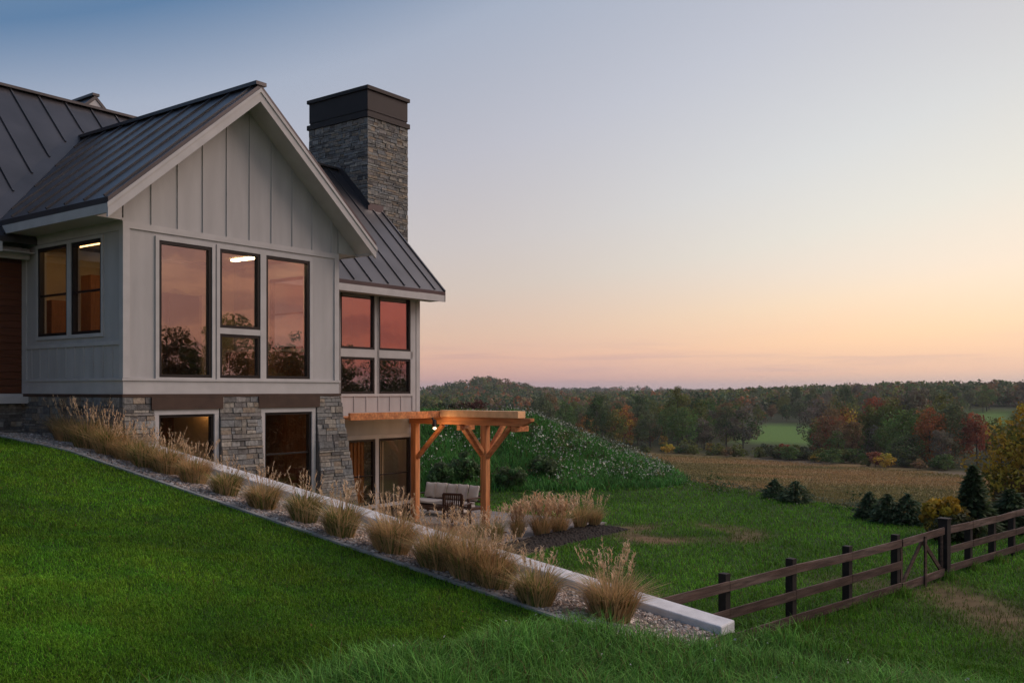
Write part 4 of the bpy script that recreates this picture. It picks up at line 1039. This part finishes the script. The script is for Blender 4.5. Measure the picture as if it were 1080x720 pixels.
def limbs(mb, g, h, cb, rx, r0, nl=7):
    mb.tube((0, 0, -.4), (g.uniform(-.1, .1), g.uniform(-.1, .1), cb), r0, r0 * .75, 8); top = (g.uniform(-.3, .3), g.uniform(-.3, .3), h * .86)
    mb.tube((0, 0, cb), top, r0 * .75, r0 * .12, 7)
    for i in range(nl):
        a = i * 2.4 + g.uniform(-.3, .3); z = cb * .8 + (h - cb) * .55 * i / nl; k = rx * g.uniform(.55, .9)
        m_ = (math.cos(a) * k * .5, math.sin(a) * k * .5, z + k * .35); mb.tube((0, 0, z), m_, r0 * .38, r0 * .22, 6)
        mb.tube(m_, (math.cos(a + .3) * k, math.sin(a + .3) * k, z + k * .85), r0 * .22, r0 * .05, 5)
def conifer_np(g, h, rx, layers, per, leaf, hue, spire=False):
    Ps = []; Ns = []
    for i in range(layers):
        f_ = i / layers; z = h * (.04 + .94 * f_); k = rx * (1.25 * (1 - f_) ** .9 if spire else 1.1 * (1 - f_ ** 3) ** .8 * (.8 + .35 * math.sin(f_ * 3.1))) * g.uniform(.7, 1.2)
        m = max(6, int(per * (1 - f_ * .8))); a = g.uniform(0, 6.28, m); rr = k * g.uniform(.25, 1.05, m)
        Ps.append(np.stack([np.cos(a) * rr, np.sin(a) * rr, z - rr * .28 + g.normal(0, h * .015, m)], -1)); Ns.append(a)
    Pn = np.concatenate(Ps); a_ = np.concatenate(Ns); n = len(Pn)
    d = np.stack([np.cos(a_), np.sin(a_), g.uniform(-.5, .25, n)], -1); d += g.normal(0, .25, (n, 3)); s_ = np.stack([-np.sin(a_), np.cos(a_), g.normal(0, .4, n)], -1)
    sz = leaf * g.uniform(.6, 1.3, (n, 1))
    V = np.stack([Pn - d * sz, Pn - s_ * sz * .35, Pn + d * sz, Pn + s_ * sz * .35], 1)
    c = np.array(hue) * g.uniform(.6, 1.4, (n, 1)); return V.reshape(-1, 3), c
def leafmesh(name, V, c, mats=None):
    n = len(V) // 4; return mesh_np(name, V, np.full(n, 4), np.arange(4 * n), c, mats=mats or [FOL])
def tree_one_mesh(name, seed, h, rx, cb, ncl, per, leaf, hue, second=None, bark=None, r0=.22):
    g = np.random.default_rng(seed); V, c = crown_np(g, h, rx, cb, ncl, per, leaf, hue, second=second)
    mb = MB(); limbs(mb, g, h, cb, rx, r0, 5); nv = len(V)
    n = len(V) // 4; F = list(np.arange(4 * n)); tot = [4] * n; mi = [0] * n; cols = list(c)
    for q in mb.f: tot.append(len(q)); F += [nv + i for i in q]; mi.append(1); cols.append((1, 1, 1))
    return mesh_np(name, np.concatenate([V, np.array(mb.v)]), tot, F, np.array(cols), mi, [FOL, bark or BARK])
TM = {}
kinds = list(HUES)
for i, hn in enumerate(kinds):
    for v in range(3):
        h = (12.5, 14.5, 11)[v]; rx = (4.2, 3.8, 4.6)[v]
        TM[hn, v] = tree_one_mesh('autumn_tree', 100 + i * 3 + v, h, rx, (1.6, 3.6, 1.2)[v], 64, 40, .30, HUES[hn], second=HUES[kinds[(i + 4) % len(kinds)]] if v == 2 else None)
LAB = {'dark green': 'dark green leafy tree in the valley wood', 'olive': 'olive green tree in the valley wood', 'green': 'mid green leafy tree in the valley wood', 'rust': 'rust coloured autumn tree in the valley wood',
       'orange': 'bright orange autumn tree in the valley wood', 'brown': 'brown leaved tree in the valley wood', 'grey brown': 'nearly bare grey brown tree in the valley wood', 'yellow': 'yellow leaved tree in the valley wood',
       'dull green': 'dull grey green tree in the valley wood', 'red': 'deep red autumn tree in the valley wood'}
r = random.Random(21); ntree = 0; placed = []
def wood_tree(x, y, hue, k, group=None):
    global ntree
    v = r.randrange(3); o = obj('autumn_tree', TM[hue, v], None, (x, y, float(height(x, y))), r.uniform(0, 6.28)); o.scale = (k * r.uniform(.85, 1.15), k * r.uniform(.85, 1.15), k * r.uniform(.85, 1.2))
    tag(o, LAB[hue], 'tree', hue + ' trees of the valley wood'); ntree += 1; placed.append((x, y))
def pick(w): return r.choices(list(w), list(w.values()))[0]
MIX_A = {'dark green': 3, 'olive': 4, 'brown': 2, 'dull green': 3, 'grey brown': 1.6, 'rust': .7, 'green': 3, 'red': .3}
MIX_B = {'dark green': 2, 'olive': 4, 'brown': 2, 'rust': 1.5, 'orange': .7, 'grey brown': 2.2, 'dull green': 2, 'green': 2, 'red': .5}
MIX_C = {'dark green': 4, 'olive': 4, 'brown': 2, 'dull green': 4, 'rust': .8, 'orange': .25, 'grey brown': 1.5, 'green': 2}
def region(n, a0, a1, y0, y1, mix, k0, k1, gap, avoid=None):
    c = 0; tries = 0
    while c < n and tries < n * 30:
        tries += 1
        y = r.uniform(y0, y1); a = r.uniform(a0, a1); x = a * y
        if y < 285 - (a - .15) * 240 + 8: continue
        if avoid and avoid(a, y): continue
        if any(abs(px - x) < gap and abs(py - y) < gap for px, py in placed): continue
        wood_tree(x, y, pick(mix), r.uniform(k0, k1)); c += 1
mead = lambda a, y: (.24 < a < .338 and 300 < y < 482) or (.45 < a < .53 and 300 < y < 590)
region(76, .02, .245, 292, 430, MIX_A, .55, 1.25, 6, mead)
region(62, .32, .47, 222, 330, MIX_B, .6, 1.3, 5, mead)
region(20, .46, .60, 225, 300, MIX_B, .7, 1.0, 6, mead)
region(60, .0, .30, 484, 680, MIX_C, .5, .82, 8, mead)
region(72, .30, .62, 484, 680, MIX_C, .9, 1.35, 8, mead)
# hedgerow bushes and young trees along the far side of the field
r = random.Random(33)
bush = {hn: tree_one_mesh('hedge_bush', 300 + i, 3.2, 1.9, .2, 22, 30, .24, HUES[hn], r0=.06) for i, hn in enumerate(('yellow', 'red', 'olive', 'dull green', 'brown', 'green'))}
BL = {'yellow': 'small yellow bush in the hedgerow behind the field', 'red': 'small reddish bush in the hedgerow behind the field', 'olive': 'small olive bush in the hedgerow behind the field', 'dull green': 'dull green bush in the hedgerow behind the field', 'brown': 'brown bush in the hedgerow behind the field', 'green': 'round green bush in the hedgerow behind the field'}
for i in range(64):
    a = r.uniform(.06, .47); y = 285 - (a - .15) * 240 + r.uniform(-3, 9); x = a * y; hn = r.choices(list(bush), (1, 1, 3, 3, 2.5, 2))[0]
    o = obj('hedge_bush', bush[hn], None, (x, y, float(height(x, y))), r.uniform(0, 6)); k = r.uniform(.45, 1.25); o.scale = (k * 1.3, k * 1.3, k); tag(o, BL[hn], 'bush', hn + ' hedgerow bushes')
yt = tree_one_mesh('young_tree', 400, 5.5, 1.7, 1.0, 22, 34, .22, (.26, .19, .04), r0=.07)
for px, py, k, lb in ((653, 474, 1.0, 'leftmost young yellow tree at the hedgerow, beside the mound'), (664, 474, .95, 'second young yellow tree at the hedgerow, close to the first'), (700, 480, .95, 'young yellow tree standing alone in the field edge'), (748, 482, .7, 'smallest young yellow tree, farther right along the hedgerow')):
    yd = 291 - ((px - 540) / 997 - .15) * 240 + (0 if k > .8 else -6); x, y, z = at(px, yd); o = obj('young_tree', yt, None, (x, y, z)); o.scale = (k, k, k); tag(o, lb, 'tree')

# farther woods and the wooded hill: one canopy
r2 = np.random.default_rng(5)
TX = []; 
y = r2.uniform(640, 1050, 2000); a = r2.uniform(-.17, .64, 2000); TX.append((a * y, y))
y = r2.uniform(1050, 1750, 2600); a = r2.uniform(-.16, .64, 2600); TX.append((a * y, y))
y = r2.uniform(1750, 3600, 2200); a = r2.uniform(-.16, .64, 2200); TX.append((a * y, y))
x = np.concatenate([t_[0] for t_ in TX]); y = np.concatenate([t_[1] for t_ in TX]); a = x / y
k = ~((a > .01) & (a < .075) & (y > 720) & (y < 1050)); x, y = x[k], y[k]; m = len(x)
hz_ = height(x, y); Hh = r2.uniform(9, 16, m); Rr = r2.uniform(4, 7.5, m) * (1 + .5 * (y > 1750))
hk = r2.choice(5, m, p=[.34, .24, .18, .16, .08]); base = np.array([HUES['dark green'], HUES['olive'], HUES['dull green'], HUES['brown'], HUES['rust']])[hk] * r2.uniform(.7, 1.25, (m, 1))
per = 46
o3 = r2.normal(0, 1, (m, per, 3)); o3 /= np.linalg.norm(o3, axis=2, keepdims=True); o3 *= r2.uniform(.6, 1, (m, per, 1))
Pn = np.stack([x, y, hz_ + Hh * .55], -1)[:, None] + o3 * np.stack([Rr, Rr, Hh * .5], -1)[:, None]
Pn = Pn.reshape(-1, 3); n = len(Pn); nr = o3.reshape(-1, 3) + r2.normal(0, .5, (n, 3)); nr /= np.linalg.norm(nr, axis=1, keepdims=True)
A = np.cross(nr, r2.normal(0, 1, (n, 3))); A /= np.linalg.norm(A, axis=1, keepdims=True); B = np.cross(nr, A); sz = 1.5 * r2.uniform(.6, 1.3, (n, 1)) * np.repeat(1 + .5 * (y > 1750), per)[:, None]
V = np.stack([Pn - A * sz, Pn - B * sz * .7, Pn + A * sz, Pn + B * sz * .7], 1).reshape(-1, 3)
c = np.repeat(base, per, 0) * r2.uniform(.75, 1.3, (n, 1))
o = obj('distant_forest', leafmesh('distant_forest', V, c)); tag(o, 'distant autumn forest over the hills to the horizon', 'forest', kind='stuff')

# near trees and shrubs, built with their parts
def near_tree(name, loc, seed, h, rx, cb, ncl, per, leaf, hue, label, cat, second=None, r0=.2, openness=1.0, sc_=(1, 1, 1), bark=None):
    g = np.random.default_rng(seed); e = empty(name, loc); tag(e, label, cat); e.scale = sc_
    mb = MB(); limbs(mb, g, h, cb, rx, r0, 9); mb.build('trunk', bark or BARK, e, smooth=True)
    V, c = crown_np(g, h, rx, cb, ncl, per, leaf, hue, second=second, openness=openness); obj('crown', leafmesh('crown', V, c), e); return e
def near_conifer(loc, seed, h, rx, label, per=90, layers=34, leaf=.13, hue=(.062, .098, .040), spire=False, name='evergreen_shrub', cat='evergreen'):
    g = np.random.default_rng(seed); e = empty(name, loc); tag(e, label, cat)
    mb = MB(); mb.tube((0, 0, -.3), (0, 0, h * .95), .07 * h / 3, .01, 7); mb.build('trunk', BARK, e)
    V, c = conifer_np(g, h, rx, layers, per, leaf, hue, spire); obj('crown', leafmesh('crown', V, c), e)
def at_top(px, ytop, Yd):
    """height of a plant at distance Yd whose top is seen at ytop"""
    x = (px - 540) / 997 * Yd; z = float(height(x, Yd)); return (x, Yd, z), (412 - ytop) / 997 * Yd - z
def conif(px, ytop, ybase, wpx, seed, label, **k):
    x, y, z = ray_site(px, ybase); near_conifer((x, y, z - .05), seed, (ybase - ytop) / 997 * y, wpx / 2 / 997 * y, label, **k)
for px_, yt_, yb_, w_, sd_, lb_ in ((817, 503, 526, 24, 101, 'small dark evergreen shrub at the crest, left of a close pair'), (839, 505, 530, 32, 102, 'dark evergreen shrub at the crest, right of a close pair'),
        (917, 516, 547, 27, 103, 'leftmost dark evergreen shrub of the row of three behind the fence'), (936, 518, 552, 33, 104, 'middle dark evergreen shrub of the row of three behind the fence'), (957, 518, 553, 34, 105, 'rightmost dark evergreen shrub of the row of three behind the fence')):
    conif(px_, yt_, yb_, w_, sd_, lb_, per=120, layers=30, leaf=.085, hue=(.070, .115, .055))
conif(1026, 488, 564, 50, 6, 'tall dark spruce beside the yellow shrub behind the fence', per=150, layers=50, leaf=.15, spire=True)
conif(1066, 513, 562, 46, 7, 'dark evergreen at the right edge behind the rail fence', per=130, layers=40)
def shrub(px, ytop, Yd, wpx, seed, hue, label, name='leafy_shrub', second=None, cat='shrub', leaf=.09, ncl=50, per=60, cbf=.08, r0=.05):
    loc, h = at_top(px, ytop, Yd); near_tree(name, loc, seed, h, wpx / 2 / 997 * Yd, h * cbf, ncl, per, leaf, hue, label, cat, second=second, r0=r0)
_x, _y, _z = ray_site(996, 566)
shrub(996, 526, _y, 44, 11, (.42, .27, .03), 'bright yellow autumn shrub behind the gate post', second=(.14, .12, .03))
shrub(1010, 548, _y - .8, 50, 12, (.05, .06, .02), 'low olive bush under the yellow shrub')
loc, h = at_top(1106, 420, 44); near_tree('autumn_maple', loc, 21, h, 2.9, 1.0, 150, 90, .11, (.42, .28, .04), 'large golden olive tree at the right edge', 'tree', second=(.13, .13, .03), r0=.16, openness=.8)
shrub(1072, 512, 43, 60, 14, (.16, .09, .035), 'brown bush at the foot of the golden tree', leaf=.1)
# trees behind the mound, seen over the pergola
loc, h = at_top(494, 424, 66); near_tree('autumn_tree', loc, 31, h, 1.7, h * .5, 40, 60, .12, (.10, .045, .035), 'dusky red tree behind the mound, above the pergola', 'tree', r0=.08)
loc, h = at_top(533, 424, 68); near_tree('bare_tree', loc, 32, h, 1.5, h * .5, 40, 34, .09, (.15, .13, .12), 'thin greyish tree behind the mound, above the pergola post', 'tree', r0=.08, bark=BARKP)
loc, h = at_top(462, 430, 62); near_tree('autumn_tree', loc, 33, h, 2.0, h * .5, 30, 60, .12, (.04, .05, .025), 'dark green tree behind the mound, next to the house corner', 'tree', r0=.08)
# weedy bushes on the mound behind the sofa
for i, (px, yb, yt_, wpx) in enumerate(((470, 508, 472, 40), (492, 506, 452, 30), (540, 514, 474, 30), (575, 500, 466, 34))):
    x, y, z = ray_ground(px, yb); hh = (yb - yt_) / 997 * y * .55
    near_tree('leafy_shrub', (x, y, z - .05), 50 + i, hh, wpx / 2 / 997 * y, hh * .05, 30, 60, .08, (.085, .16, .055), ('leafy green bush on the mound right behind the sofa back', 'upright weedy bush on the mound, between the pergola posts', 'green bush on the mound, right of the pergola post', 'low bush on the mound, below its crest')[i], 'shrub', second=(.11, .15, .075), r0=.03)
# trees standing across the field to the right, mirrored in the big windows
g_ = random.Random(12)
FT = [(38, 6), (40, 11), (42, 15), (40, 19), (44, 23), (43, 27.5), (46, 32), (48, 36.5), (47, 41), (52, 46), (36, 1)]
FL = ['olive tree right of the lawn, mirrored in the tall left picture window', 'rounded tree right of the lawn, second from the near end of its row', 'broad brown tree, third of the row right of the lawn', 'middle-sized tree, fourth of the row right of the lawn', 'thin topped tree, fifth of the row right of the lawn',
      'dark tree, sixth of the row right of the lawn', 'dense tree at the field edge, mirrored in the lower corner windows', 'brownish tree at the field edge, mirrored in the right corner window', 'dark field tree beyond the golden tree', 'farthest tree of the row right of the lawn', 'nearest tree of the row right of the lawn']
for i, ((x, y), lb) in enumerate(zip(FT, FL)):
    zg = float(height(x, y)); top = g_.uniform(4.2, 7.4) if y < 21 else g_.uniform(3.2, 5.0)
    near_tree('field_tree', (x, y, zg), 70 + i, top - zg, g_.uniform(2.6, 3.6), 1.6, 190, 110, .10, ((.12, .11, .04), (.10, .105, .04), (.20, .12, .045))[i % 3], lb, 'tree', openness=.75)

# ------------------------------------------------------------------ evening haze over the valley
hzb = MB(); hzb.box(-5600 * 1.5, 5600 * 1.5, -8000, 8000, -60, 60)
hm = bpy.data.materials.new('haze'); hm.use_nodes = True; t = hm.node_tree; t.nodes.clear()
pv = t.nodes.new('ShaderNodeVolumePrincipled'); pv.inputs['Color'].default_value = (.80, .82, .90, 1); pv.inputs['Density'].default_value = 1.0e-4; pv.inputs['Anisotropy'].default_value = .2
oo = t.nodes.new('ShaderNodeOutputMaterial'); t.links.new(pv.outputs[0], oo.inputs['Volume'])
HAZE = True
if HAZE:
    o = hzb.build('haze', hm); tag(o, 'thin evening haze over the valley', 'haze', kind='stuff')
